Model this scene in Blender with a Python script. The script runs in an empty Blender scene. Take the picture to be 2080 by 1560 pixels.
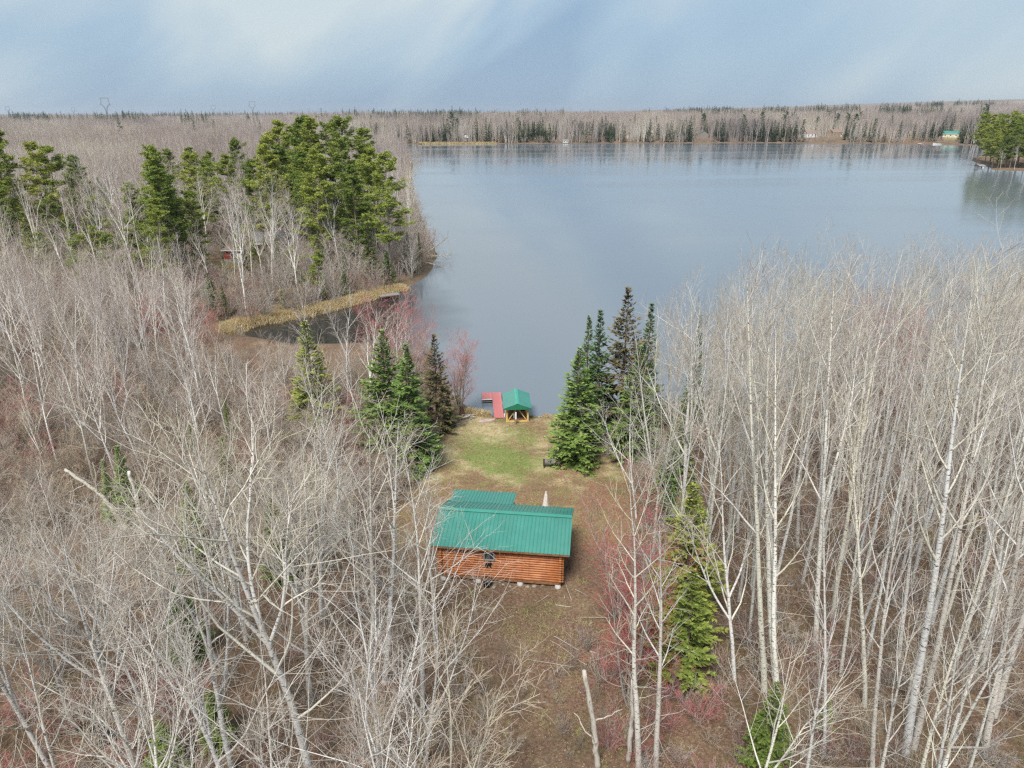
import bpy, bmesh, math, random
import numpy as np
from mathutils import Vector, Matrix
R = math.radians
SC = bpy.context.scene
COL = SC.collection

# ------------------------------------------------------------------ camera, sky, sun, exposure
CAM_H = 27.0
cam = bpy.data.cameras.new('camera'); cam.sensor_width = 36.0; cam.lens = 36.0*1450/2080
cam.clip_start = 0.5; cam.clip_end = 40000
co = bpy.data.objects.new('camera', cam); COL.objects.link(co)
co.location = (0, 0, CAM_H)
co.rotation_euler = (Matrix.Rotation(R(90-20.91), 3, 'X') @ Matrix.Rotation(R(-0.2), 3, 'Z')).to_euler()
SC.camera = co
SUN_EL, SUN_AZ = 54.0, 200.0          # azimuth clockwise from +Y (the view direction)
sd = Vector((math.sin(R(SUN_AZ))*math.cos(R(SUN_EL)), math.cos(R(SUN_AZ))*math.cos(R(SUN_EL)), math.sin(R(SUN_EL))))
sun = bpy.data.lights.new('sun', 'SUN'); sun.energy = 3.4; sun.angle = R(20); sun.color = (1.0, 0.965, 0.91)
so = bpy.data.objects.new('sun', sun); COL.objects.link(so)
so.rotation_euler = sd.to_track_quat('Z', 'Y').to_euler(); so.location = (0, 0, 60)
SC.view_settings.view_transform = 'Standard'; SC.view_settings.look = 'None'
SC.view_settings.exposure = 0.63; SC.view_settings.gamma = 1.0
SC.render.film_transparent = False
try:
    SC.cycles.max_bounces = 5; SC.cycles.diffuse_bounces = 2; SC.cycles.glossy_bounces = 3
    SC.cycles.transmission_bounces = 2; SC.cycles.transparent_max_bounces = 4; SC.cycles.volume_bounces = 0
    SC.cycles.use_denoising = False; SC.cycles.denoiser = 'OPENIMAGEDENOISE'; SC.cycles.denoising_input_passes = 'RGB_ALBEDO_NORMAL'; SC.cycles.denoising_prefilter = 'ACCURATE'
    SC.cycles.use_adaptive_sampling = True; SC.cycles.adaptive_threshold = 0.008; SC.cycles.adaptive_min_samples = 16
    SC.cycles.caustics_reflective = False; SC.cycles.caustics_refractive = False
    SC.cycles.pixel_filter_type = 'BLACKMAN_HARRIS'; SC.cycles.filter_width = 1.35
except Exception:
    pass

def nt_add(nt, typ, **kw):
    n = nt.nodes.new(typ)
    for k, v in kw.items():
        setattr(n, k, v)
    return n

W = bpy.data.worlds.new('World'); SC.world = W; W.use_nodes = True
def build_world():
    nt = W.node_tree; nt.nodes.clear(); L = nt.links.new
    out = nt_add(nt, 'ShaderNodeOutputWorld')
    sky = nt_add(nt, 'ShaderNodeTexSky', sky_type='NISHITA', sun_disc=False)
    sky.sun_elevation = R(SUN_EL); sky.sun_rotation = R(SUN_AZ); sky.altitude = 400; sky.dust_density = 1.6
    b1 = nt_add(nt, 'ShaderNodeBackground'); b1.inputs['Strength'].default_value = 0.10
    L(sky.outputs[0], b1.inputs['Color'])
    tc = nt_add(nt, 'ShaderNodeTexCoord')
    sep = nt_add(nt, 'ShaderNodeSeparateXYZ'); L(tc.outputs['Generated'], sep.inputs[0])
    def M(op, a, b=None, c=None):
        n = nt_add(nt, 'ShaderNodeMath', operation=op)
        for i, v in enumerate((a, b, c)):
            if v is None: continue
            if isinstance(v, (int, float)): n.inputs[i].default_value = v
            else: L(v, n.inputs[i])
        return n.outputs[0]
    def layer(shear, sc, scale, detail, rough, off, dist=0.0):
        cmb = nt_add(nt, 'ShaderNodeCombineXYZ'); L(M('ADD', sep.outputs[0], M('MULTIPLY', sep.outputs[2], shear)), cmb.inputs[0]); L(sep.outputs[1], cmb.inputs[1]); L(sep.outputs[2], cmb.inputs[2])
        mp = nt_add(nt, 'ShaderNodeMapping'); mp.inputs['Scale'].default_value = sc; mp.inputs['Location'].default_value = off; L(cmb.outputs[0], mp.inputs[0])
        n1 = nt_add(nt, 'ShaderNodeTexNoise'); n1.inputs['Scale'].default_value = scale; n1.inputs['Detail'].default_value = detail; n1.inputs['Roughness'].default_value = rough; n1.inputs['Distortion'].default_value = dist
        L(mp.outputs[0], n1.inputs['Vector']); return n1.outputs['Fac']
    f = M('ADD', M('MULTIPLY', layer(-0.8, (2.4, 1.4, 2.6), 1.0, 3, 0.45, (0.9, 0.3, 0.2), 1.1), 0.80), M('MULTIPLY', layer(-0.9, (6.0, 4.0, 3.6), 1.0, 3, 0.5, (2.0, 1.0, 0)), 0.20))
    f = M('ADD', f, M('MULTIPLY', M('MINIMUM', M('MAXIMUM', sep.outputs[2], 0.0), 0.4), 0.18))
    rp = nt_add(nt, 'ShaderNodeValToRGB'); L(f, rp.inputs[0])
    e = rp.color_ramp.elements
    e[0].position = 0.42; e[0].color = (0.188, 0.275, 0.385, 1)
    e[1].position = 0.62; e[1].color = (0.405, 0.46, 0.485, 1)
    m = rp.color_ramp.elements.new(0.51); m.color = (0.252, 0.345, 0.438, 1)
    b2 = nt_add(nt, 'ShaderNodeBackground'); b2.inputs['Strength'].default_value = 1.0
    L(rp.outputs[0], b2.inputs['Color'])
    mx = nt_add(nt, 'ShaderNodeMixShader'); mx.inputs[0].default_value = 0.9
    L(b1.outputs[0], mx.inputs[1]); L(b2.outputs[0], mx.inputs[2]); L(mx.outputs[0], out.inputs['Surface'])
build_world()

# ------------------------------------------------------------------ materials
MATS = {}
class MB:
    """small node-tree helper"""
    def __init__(s, name, rough=0.8, spec=0.3):
        s.m = bpy.data.materials.new(name); s.m.use_nodes = True; s.nt = s.m.node_tree
        s.p = s.nt.nodes['Principled BSDF']; s.p.inputs['Roughness'].default_value = rough
        s.p.inputs['Specular IOR Level'].default_value = spec; MATS[name] = s.m
    def n(s, t, **kw): return nt_add(s.nt, t, **kw)
    def l(s, a, b): s.nt.links.new(a, b)
    def coord(s, kind='Object'): return s.n('ShaderNodeTexCoord').outputs[kind]
    def wpos(s): return s.n('ShaderNodeNewGeometry').outputs['Position']
    def noise(s, vec, scale, detail=3, rough=0.55, stretch=None):
        if stretch:
            mp = s.n('ShaderNodeMapping'); mp.inputs['Scale'].default_value = stretch; s.l(vec, mp.inputs[0]); vec = mp.outputs[0]
        n = s.n('ShaderNodeTexNoise'); n.inputs['Scale'].default_value = scale; n.inputs['Detail'].default_value = detail; n.inputs['Roughness'].default_value = rough
        s.l(vec, n.inputs['Vector']); return n.outputs['Fac']
    def ramp(s, fac, stops):
        r = s.n('ShaderNodeValToRGB'); s.l(fac, r.inputs[0]); e = r.color_ramp.elements
        while len(e) < len(stops): e.new(0.5)
        for i, (p, c) in enumerate(stops):
            e[i].position = p
            if isinstance(c, (int, float)): c = (c, c, c)
            e[i].color = (*c, 1)
        return r.outputs[0]
    def mix(s, fac, a, b, mode='MIX'):
        n = s.n('ShaderNodeMix', data_type='RGBA', blend_type=mode)
        for sock, v in ((n.inputs[0], fac), (n.inputs[6], a), (n.inputs[7], b)):
            if isinstance(v, (int, float)): sock.default_value = v
            elif isinstance(v, tuple): sock.default_value = (*v, 1)
            else: s.l(v, sock)
        return n.outputs[2]
    def math(s, op, a, b=0.0, clamp=False):
        n = s.n('ShaderNodeMath', operation=op); n.use_clamp = clamp
        for i, v in enumerate((a, b)):
            if isinstance(v, (int, float)): n.inputs[i].default_value = v
            else: s.l(v, n.inputs[i])
        return n.outputs[0]
    def attr(s, name): 
        a = s.n('ShaderNodeAttribute'); a.attribute_name = name; return a.outputs['Fac']
    def rand(s): return s.n('ShaderNodeObjectInfo').outputs['Random']
    def col(s, v):
        if isinstance(v, tuple): s.p.inputs['Base Color'].default_value = (*v, 1)
        else: s.l(v, s.p.inputs['Base Color'])
        return s
    def bump(s, h, strength=0.5, dist=0.05):
        b = s.n('ShaderNodeBump'); b.inputs['Strength'].default_value = strength; b.inputs['Distance'].default_value = dist
        s.l(h, b.inputs['Height']); s.l(b.outputs[0], s.p.inputs['Normal']); return s

def simple(name, c, rough=0.7, spec=0.3, var=0.25, scale=3.0, metal=0.0):
    b = MB(name, rough, spec); n = b.noise(b.coord(), scale, 4)
    lo = tuple(x*(1-var) for x in c); hi = tuple(min(1, x*(1+var)) for x in c)
    b.col(b.ramp(n, [(0.3, lo), (0.7, hi)])); b.p.inputs['Metallic'].default_value = metal
    return b

def bark(name, light, dark, twig, tip, stripes=True, stands=False):
    b = MB(name, 0.85, 0.15); o = b.coord()
    mk = b.noise(o, 1.0, 3, 0.6, (5, 5, 16) if stripes else (14, 14, 3))
    base = b.mix(b.ramp(mk, [(0.37, 1.0), (0.45, 0.0)]), light, dark)
    big = b.noise(o, 0.6, 2); base = b.mix(b.ramp(big, [(0.35, 0.35), (0.6, 0.0)]), base, tuple(0.6*x+0.4*y for x, y in zip(light, dark)))
    tw = b.attr('tw')
    c = b.mix(b.ramp(tw, [(0.05, 0.0), (0.55, 1.0)]), base, twig)
    c = b.mix(b.ramp(tw, [(0.6, 0.0), (0.98, 1.0)]), c, tip)
    rr = b.rand(); tint = b.ramp(rr, [(0.0, (0.72, 0.70, 0.69)), (0.25, (1.0, 1.0, 1.0)), (0.5, (0.96, 0.92, 0.76)), (0.75, (1.0, 0.98, 0.96)), (1.0, (0.70, 0.64, 0.57))])
    c = b.mix(0.9, c, tint, 'MULTIPLY')
    if stands:      # neighbouring stands of different species
        sn = b.noise(b.wpos(), 0.011, 3, 0.55, (1.0, 0.45, 1.0)); c = b.mix(1.0, c, b.ramp(sn, [(0.36, (0.66, 0.62, 0.64)), (0.46, (0.95, 0.88, 0.88)), (0.56, (1.05, 1.0, 0.96)), (0.66, (1.22, 1.20, 1.12))]), 'MULTIPLY')
    b.col(c); return b.m
M_ASPEN = bark('aspen_bark', (0.74, 0.735, 0.715), (0.09, 0.085, 0.08), (0.61, 0.58, 0.535), (0.43, 0.375, 0.32))
M_BIRCH = bark('birch_bark', (0.86, 0.845, 0.82), (0.11, 0.10, 0.095), (0.62, 0.56, 0.515), (0.38, 0.295, 0.26))
M_MAPLE = bark('maple_bark', (0.54, 0.525, 0.495), (0.17, 0.16, 0.15), (0.58, 0.53, 0.485), (0.46, 0.375, 0.33), False)
M_REDMAPLE = bark('red_maple_bark', (0.46, 0.435, 0.41), (0.18, 0.17, 0.16), (0.48, 0.34, 0.32), (0.55, 0.10, 0.115), False)
M_ALDER = bark('alder_bark', (0.42, 0.385, 0.34), (0.14, 0.12, 0.10), (0.50, 0.435, 0.37), (0.40, 0.315, 0.26), False)
M_FARWOOD = bark('far_wood', (0.62, 0.60, 0.58), (0.17, 0.155, 0.15), (0.32, 0.265, 0.245), (0.25, 0.195, 0.18), True, True)
M_BRUSH = bark('brush_bark', (0.36, 0.32, 0.28), (0.14, 0.12, 0.105), (0.43, 0.37, 0.32), (0.36, 0.29, 0.245), False)
M_SNAG = bark('snag_wood', (0.50, 0.47, 0.43), (0.20, 0.18, 0.16), (0.45, 0.42, 0.38), (0.4, 0.36, 0.32), False)
M_CONTRUNK = bark('conifer_bark', (0.25, 0.20, 0.165), (0.09, 0.075, 0.06), (0.22, 0.17, 0.14), (0.2, 0.15, 0.12), False)
M_PINETRUNK = bark('pine_bark', (0.36, 0.30, 0.255), (0.14, 0.115, 0.10), (0.28, 0.23, 0.19), (0.2, 0.15, 0.12), False)

def needles(name, c1, c2, c3):
    b = MB(name, 0.65, 0.25)
    v = b.attr('tw'); c = b.ramp(v, [(0.05, c1), (0.5, c2), (0.95, c3)])
    hs = b.n('ShaderNodeHueSaturation'); b.l(c, hs.inputs['Color'])
    r = b.rand()
    b.l(b.math('ADD', b.math('MULTIPLY', r, 0.6), 0.74), hs.inputs['Value'])
    b.l(b.math('ADD', b.math('MULTIPLY', r, -0.045), 0.522), hs.inputs['Hue'])
    b.col(hs.outputs[0]); return b.m
M_FIR = needles('fir_needles', (0.08, 0.14, 0.033), (0.14, 0.225, 0.05), (0.23, 0.31, 0.075))
M_PINE = needles('pine_needles', (0.15, 0.205, 0.036), (0.255, 0.305, 0.058), (0.38, 0.41, 0.095))
M_OLIVE = needles('olive_needles', (0.105, 0.15, 0.030), (0.18, 0.235, 0.045), (0.28, 0.315, 0.07))
M_RUSTFIR = needles('rusty_needles', (0.14, 0.115, 0.05), (0.21, 0.15, 0.08), (0.16, 0.18, 0.05))
M_FARFIR = needles('far_needles', (0.040, 0.075, 0.032), (0.065, 0.112, 0.045), (0.105, 0.155, 0.06))

# ------------------------------------------------------------------ object helpers
def link(o, parent=None):
    COL.objects.link(o)
    if parent is not None: o.parent = parent
    return o
def tag(o, label=None, cat=None, group=None, kind=None):
    if label: o['label'] = label
    if cat: o['category'] = cat
    if group: o['group'] = group
    if kind: o['kind'] = kind
    return o
def empty(name, loc=(0, 0, 0), rz=0.0, parent=None):
    o = bpy.data.objects.new(name, None); o.location = loc; o.rotation_euler = (0, 0, rz); o.empty_display_size = 0.2
    return link(o, parent)
def obj(name, me, mat=None, parent=None, loc=None, rz=0.0):
    if mat is not None and not me.materials: me.materials.append(mat)
    o = bpy.data.objects.new(name, me)
    if loc is not None: o.location = loc
    o.rotation_euler = (0, 0, rz)
    return link(o, parent)

def np_mesh(name, V, quads=None, tris=None, attrs=None, smooth=True, mat=None):
    me = bpy.data.meshes.new(name); V = np.asarray(V, np.float32)
    q = np.zeros((0, 4), np.int32) if quads is None else np.asarray(quads, np.int32)
    t = np.zeros((0, 3), np.int32) if tris is None else np.asarray(tris, np.int32)
    me.vertices.add(len(V)); me.vertices.foreach_set('co', V.ravel())
    loops = np.concatenate([q.ravel(), t.ravel()]).astype(np.int32)
    me.loops.add(len(loops)); me.loops.foreach_set('vertex_index', loops)
    npoly = len(q)+len(t); me.polygons.add(npoly)
    st = np.concatenate([np.arange(len(q))*4, len(q)*4+np.arange(len(t))*3]).astype(np.int32)
    me.polygons.foreach_set('loop_start', st)
    me.polygons.foreach_set('use_smooth', np.full(npoly, smooth))
    for k, a in (attrs or {}).items():
        at = me.attributes.new(k, 'FLOAT', 'POINT'); at.data.foreach_set('value', np.asarray(a, np.float32))
    me.update(calc_edges=True); me.validate()
    if mat: me.materials.append(mat)
    return me

class Geo:
    """collects boxes, tubes and prisms into one mesh"""
    def __init__(s): s.V = []; s.Q = []; s.T = []; s.N = 0; s.A = []
    def add(s, V, q=None, t=None, a=0.0):
        V = np.asarray(V, float).reshape(-1, 3)
        if q is not None and len(q): s.Q.append(np.asarray(q)+s.N)
        if t is not None and len(t): s.T.append(np.asarray(t)+s.N)
        s.V.append(V); s.N += len(V); s.A.append(np.full(len(V), a) if np.isscalar(a) else np.asarray(a)); return s
    def box(s, c, d, rz=0.0, rx=0.0, ry=0.0):
        x, y, z = (v/2 for v in d)
        P = np.array([[-x, -y, -z], [x, -y, -z], [x, y, -z], [-x, y, -z], [-x, -y, z], [x, -y, z], [x, y, z], [-x, y, z]])
        M = np.array(Matrix.Rotation(rz, 3, 'Z') @ Matrix.Rotation(ry, 3, 'Y') @ Matrix.Rotation(rx, 3, 'X'))
        return s.add(P @ M.T + np.array(c), [[0, 3, 2, 1], [4, 5, 6, 7], [0, 1, 5, 4], [1, 2, 6, 5], [2, 3, 7, 6], [3, 0, 4, 7]])
    def bar(s, a, b, w, h=None):
        a = Vector(a); b = Vector(b); d = b-a; L = d.length; h = h or w
        q = d.to_track_quat('X', 'Z').to_matrix(); M = np.array(q)
        x, y, z = L/2, w/2, h/2
        P = np.array([[-x, -y, -z], [x, -y, -z], [x, y, -z], [-x, y, -z], [-x, -y, z], [x, -y, z], [x, y, z], [-x, y, z]])
        return s.add(P @ M.T + np.array((a+b)/2), [[0, 3, 2, 1], [4, 5, 6, 7], [0, 1, 5, 4], [1, 2, 6, 5], [2, 3, 7, 6], [3, 0, 4, 7]])
    def tube(s, pts, rad, k=8, cap=True):
        pts = np.asarray(pts, float)[None]; rad = np.broadcast_to(np.asarray(rad, float), pts.shape[1])[None]
        V, q = tubes(pts, rad, k); n = pts.shape[1]
        s.add(V, q)
        if cap:
            b = s.N-len(V)
            for r in (0, n-1):
                ids = b+r*k+np.arange(k); c = pts[0, r]
                s.V.append(c[None]); s.A.append(np.zeros(1)); ci = s.N; s.N += 1
                s.T.append(np.array([[ids[i], ids[(i+1) % k], ci] if r else [ids[(i+1) % k], ids[i], ci] for i in range(k)]))
        return s
    def prism(s, poly, ext):
        """poly: list of 3d points (convex or fan-able), extruded by vector ext"""
        P = np.asarray(poly, float); n = len(P); E = P+np.asarray(ext, float)
        t = [[0, i+1, i] for i in range(1, n-1)] + [[n, n+i, n+i+1] for i in range(1, n-1)]
        q = [[i, (i+1) % n, n+(i+1) % n, n+i] for i in range(n)]
        return s.add(np.vstack([P, E]), q, t)
    def mesh(s, name, mat=None, smooth=False):
        V = np.vstack(s.V); q = np.vstack(s.Q) if s.Q else None; t = np.vstack(s.T) if s.T else None
        return np_mesh(name, V, q, t, {'tw': np.concatenate(s.A)}, smooth, mat)
    def obj(s, name, mat, parent=None, loc=None, rz=0.0, smooth=False):
        return obj(name, s.mesh(name, mat, smooth), None, parent, loc, rz)

def nrm(a): return a/np.maximum(np.linalg.norm(a, axis=-1, keepdims=True), 1e-9)
def tubes(pts, rad, k):
    """pts (B,n,3), rad (B,n) -> verts, quads"""
    B, n, _ = pts.shape
    T = np.empty_like(pts); T[:, 1:-1] = pts[:, 2:]-pts[:, :-2]; T[:, 0] = pts[:, 1]-pts[:, 0]; T[:, -1] = pts[:, -1]-pts[:, -2]; T = nrm(T)
    o = nrm(pts[:, -1]-pts[:, 0]); ref = np.where(np.abs(o[:, 2:3]) < 0.8, np.array([[0, 0, 1.]]), np.array([[1., 0, 0]]))
    N = nrm(np.cross(T, ref[:, None, :])); Bn = np.cross(T, N)
    a = np.arange(k)*2*np.pi/k
    ring = N[:, :, None, :]*np.cos(a)[None, None, :, None]+Bn[:, :, None, :]*np.sin(a)[None, None, :, None]
    V = pts[:, :, None, :]+ring*rad[:, :, None, None]
    base = (np.arange(B)*n*k)[:, None, None]+(np.arange(n-1)*k)[None, :, None]
    i = np.arange(k)[None, None, :]; j = (np.arange(k)+1)[None, None, :] % k
    q = np.stack([base+i, base+j, base+k+j, base+k+i], -1).reshape(-1, 4)
    return V.reshape(-1, 3), q

# ------------------------------------------------------------------ terrain and lake
LAKE = np.array([(6, 64.6), (3.4, 64.4), (1.5, 65.0), (-1.0, 64.6), (-3, 65.2), (-4.5, 67), (-6.5, 72), (-8.5, 77), (-12, 84), (-18, 89.5), (-28, 88), (-35.4, 92),
  (-37.5, 95), (-34, 98.5), (-29, 103), (-21, 114.5), (-18, 118.5), (-15.8, 129), (-15.5, 145), (-17, 158), (-22, 185), (-33, 250), (-46, 340), (-57, 430), (-66, 480),
  (-73, 552), (-95, 572), (-150, 585), (-220, 640), (-150, 682), (-88, 697), (-40, 700), (0, 701), (40, 706), (70, 704), (130, 704), (215, 702), (290, 690), (345, 678), (372, 662), (390, 640),
  (440, 620), (470, 560), (400, 500), (300, 484), (272, 440), (250, 388), (242, 373), (252, 365), (275, 361), (330, 350), (430, 300), (420, 180), (250, 110), (120, 84), (70, 78), (40, 73), (22, 70), (12, 67)], float)
WATER_Z = -1.2
def lake_dist(x, y):
    """signed distance to the shore: positive on land"""
    p = np.stack([x, y], -1); a = LAKE; b = np.roll(LAKE, -1, 0)
    best = np.full(x.shape, 1e18); inside = np.zeros(x.shape, bool)
    for i in range(len(a)):
        d = b[i]-a[i]; t = np.clip(((p-a[i]) @ d)/(d @ d), 0, 1)
        best = np.minimum(best, ((p-a[i]-t[..., None]*d)**2).sum(-1))
        c = (a[i, 1] > y) != (b[i, 1] > y)
        with np.errstate(divide='ignore', invalid='ignore'):
            xi = (b[i, 0]-a[i, 0])*(y-a[i, 1])/(b[i, 1]-a[i, 1]+1e-30)+a[i, 0]
        inside ^= c & (x < xi)
    return np.where(inside, -np.sqrt(best), np.sqrt(best))
def sst(a, b, x): t = np.clip((x-a)/(b-a), 0, 1); return t*t*(3-2*t)
def wob(x, y, s, seed=0.0):
    return (np.sin(x*s+1.7+seed)+np.sin(y*s*1.13+0.6+seed*2)+np.sin((x+y)*s*0.71+2.2+seed)+np.sin((x-0.6*y)*s*1.57+seed*3+.5))/4
def lawn_mask(x, y):
    xl = np.interp(y, [30, 36, 44, 52, 58, 62, 66], [-3.5, -7.5, -8.6, -8.2, -6.6, -5.0, -4.0])
    xr = np.interp(y, [30, 36, 44, 50, 56, 62, 66], [4.0, 5.5, 9.5, 10.0, 7.5, 6.0, 5.0])
    m = np.minimum(x-xl, xr-x)+0.7*wob(x, y, 1.1)
    return sst(-0.8, 1.0, m)*sst(38.5, 42, y)*sst(67, 65.5, y)
def height(x, y):
    x = np.asarray(x, float); y = np.asarray(y, float); sh = x.shape
    x = x.ravel(); y = y.ravel()
    s = lake_dist(x, y)+0.5*wob(x, y, 0.45)*sst(4, 10, np.hypot(x, y-64))
    land = WATER_Z+0.42*sst(-0.2, 1.3, s)+0.78*sst(1, 24, s)
    forest = sst(11, 16, np.hypot((x-0.5)/1.0, (y-50)/1.6))
    land = land+sst(3, 9, s)*forest*(0.22*wob(x, y, 0.35)+0.10*wob(x, y, 1.1, 2.0))
    r = np.hypot(x, y); az = x/np.maximum(y, 1.0)
    land = land+sst(150, 700, s)*(2.0+1.5*wob(x, y, 0.004))
    hill = sst(1500, 5200, r)*(8+62*sst(-0.15, 0.85, az)*(y > 0))
    hill = hill+sst(1800, 5000, r)*(4.5*wob(x, y, 0.0016)+3*wob(x, y, 0.0006, 1.0))+sst(730, 1900, y)*sst(0.05, 0.6, az)*12
    land = land+hill+sst(2, 40, s)*sst(650, 700, y)*1.5
    bed = WATER_Z-0.16*np.minimum(-s, 14)
    return np.where(s > -0.2, land, bed-0.02).reshape(sh)
def gz(x, y): return float(height(np.array([x]), np.array([y]))[0])

def build_ground():
    fr = np.arange(-58, 58.01, 0.34); ang = np.concatenate([fr, np.arange(64, 296, 8.0)])
    rr = [3.0]
    while rr[-1] < 16000: rr.append(rr[-1]+min(max(0.55, rr[-1]*0.0125), 220))
    rr = np.array(rr); na, nr = len(ang), len(rr)
    A, RR = np.meshgrid(np.radians(ang), rr); X = RR*np.sin(A); Y = RR*np.cos(A)
    Z = height(X, Y)
    V = np.stack([X, Y, Z], -1).reshape(-1, 3); V = np.vstack([V, [[0, 0, gz(0, 0)]]])
    i = np.arange(nr-1)[:, None]*na; j = np.arange(na)[None]; k = (np.arange(na)+1)[None] % na
    q = np.stack([i+j, i+k, i+na+k, i+na+j], -1).reshape(-1, 4)[:, ::-1]
    c = len(V)-1; t = [[c, (m+1) % na, m] for m in range(na)]
    x, y = V[:, 0], V[:, 1]; s = lake_dist(x, y)
    lawn = lawn_mask(x, y)
    g = np.exp(-(((x+1.0+0.35*(y-54))*0.27)**2+((y-54.5)*0.20)**2)**1.5)
    g = np.maximum(g, 0.75*np.exp(-(((x-0.8)*0.45)**2+((y-59)*0.3)**2)))
    dry = np.exp(-(((x+3.6)*0.33)**2+((y-60.5)*0.3)**2))
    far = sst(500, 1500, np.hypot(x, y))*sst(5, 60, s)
    mud = sst(2.0, -0.5, s)*sst(-30, -3, s)
    farlawn = np.exp(-(((x-425)/42)**2+((y-735-0.9*(425-x)*0.3)/62)**2)**2)*(s > 1)
    farlawn = np.maximum(farlawn, np.exp(-(((x+54)/7)**2+((y-128)/10)**2)**2))
    me = np_mesh('ground', V, q, t, {'brown': sst(53, 46, y)*sst(70, 60, y), 'lawn': lawn, 'green': g, 'dry': dry, 'far': far, 'mud': mud, 'fl': farlawn}, True)
    b = MB('ground', 0.95, 0.1); w = b.wpos()
    n_big = b.noise(w, 0.12, 4); n_mid = b.noise(w, 0.75, 5, 0.62); n_fine = b.noise(w, 6.0, 5, 0.7); n_vf = b.noise(w, 22.0, 3, 0.7)
    lit = b.ramp(n_fine, [(0.30, (0.045, 0.032, 0.024)), (0.44, (0.135, 0.086, 0.060)), (0.58, (0.24, 0.158, 0.110)), (0.72, (0.39, 0.285, 0.21))])
    lit = b.mix(b.ramp(n_vf, [(0.42, 0.0), (0.7, 0.6)]), lit, (0.25, 0.16, 0.11))
    lit = b.mix(b.ramp(n_mid, [(0.40, 0.0), (0.62, 0.65)]), lit, b.ramp(n_fine, [(0.3, (0.075, 0.055, 0.034)), (0.7, (0.25, 0.165, 0.10))]))
    lit = b.mix(b.ramp(b.noise(w, 0.42, 5, 0.65, (1.0, 0.6, 1.0)), [(0.50, 0.0), (0.64, 0.8)]), lit, b.ramp(n_fine, [(0.3, (0.15, 0.11, 0.062)), (0.55, (0.28, 0.21, 0.125)), (0.75, (0.42, 0.34, 0.22))]))
    lit = b.mix(b.ramp(b.noise(w, 0.23, 4, 0.6), [(0.55, 0.0), (0.70, 0.55)]), lit, b.ramp(n_fine, [(0.3, (0.05, 0.055, 0.022)), (0.7, (0.15, 0.16, 0.06))]))
    lit = b.mix(b.ramp(n_big, [(0.5, 0.0), (0.68, 0.35)]), lit, (0.10, 0.075, 0.05))
    tan = b.ramp(n_fine, [(0.30, (0.26, 0.20, 0.10)), (0.5, (0.43, 0.345, 0.19)), (0.70, (0.58, 0.50, 0.31))])
    brn = b.ramp(n_fine, [(0.28, (0.13, 0.080, 0.048)), (0.7, (0.35, 0.23, 0.135))])
    lw = b.mix(b.ramp(b.math('ADD', b.noise(w, 0.33, 5, 0.6), b.math('MULTIPLY', b.attr('brown'), 0.22)), [(0.44, 0.0), (0.60, 1.0)]), tan, brn)
    dk = b.noise(w, 0.5, 5, 0.65, (0.5, 1.4, 1))
    lw = b.mix(b.ramp(dk, [(0.54, 0.0), (0.72, 0.75)]), lw, (0.13, 0.095, 0.06))
    lw = b.mix(b.ramp(b.attr('dry'), [(0.25, 0.0), (0.8, 0.85)]), lw, tan)
    grn = b.ramp(n_fine, [(0.28, (0.10, 0.145, 0.03)), (0.5, (0.165, 0.23, 0.058)), (0.75, (0.28, 0.33, 0.11))])
    gf = b.math('ADD', b.attr('green'), b.math('MULTIPLY', b.math('SUBTRACT', b.noise(w, 0.9, 4), 0.5), 1.5))
    lw = b.mix(b.ramp(gf, [(0.34, 0.0), (0.90, 0.85)]), lw, grn)
    gs = b.ramp(b.noise(w, 0.55, 4), [(0.52, 0.0), (0.66, 0.45)]); lw = b.mix(gs, lw, (0.20, 0.21, 0.075))
    lf = b.math('ADD', b.attr('lawn'), b.math('MULTIPLY', b.math('SUBTRACT', n_mid, 0.5), 0.9), True)
    c = b.mix(b.ramp(lf, [(0.3, 0.0), (0.75, 1.0)]), lit, lw)
    c = b.mix(b.attr('mud'), c, b.ramp(n_fine, [(0.3, (0.06, 0.045, 0.032)), (0.7, (0.22, 0.17, 0.115))]))
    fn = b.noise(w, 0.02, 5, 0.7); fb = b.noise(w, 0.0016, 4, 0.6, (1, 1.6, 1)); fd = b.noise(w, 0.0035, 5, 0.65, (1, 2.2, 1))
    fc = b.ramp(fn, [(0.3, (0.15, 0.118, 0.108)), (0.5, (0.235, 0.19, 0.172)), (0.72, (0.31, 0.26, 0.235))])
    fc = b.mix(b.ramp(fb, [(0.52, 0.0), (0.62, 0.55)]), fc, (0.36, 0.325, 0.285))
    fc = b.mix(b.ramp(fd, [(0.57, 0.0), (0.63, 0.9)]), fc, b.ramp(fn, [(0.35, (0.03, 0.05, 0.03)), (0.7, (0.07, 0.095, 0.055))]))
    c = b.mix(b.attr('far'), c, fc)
    c = b.mix(b.attr('fl'), c, b.ramp(n_big, [(0.35, (0.25, 0.20, 0.075)), (0.65, (0.34, 0.265, 0.11))]))
    b.col(c); b.bump(b.math('ADD', n_fine, b.math('MULTIPLY', n_vf, 0.6)), 0.7, 0.12)
    me.materials.append(b.m)
    o = obj('ground', me); tag(o, kind='structure')
build_ground()

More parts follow.
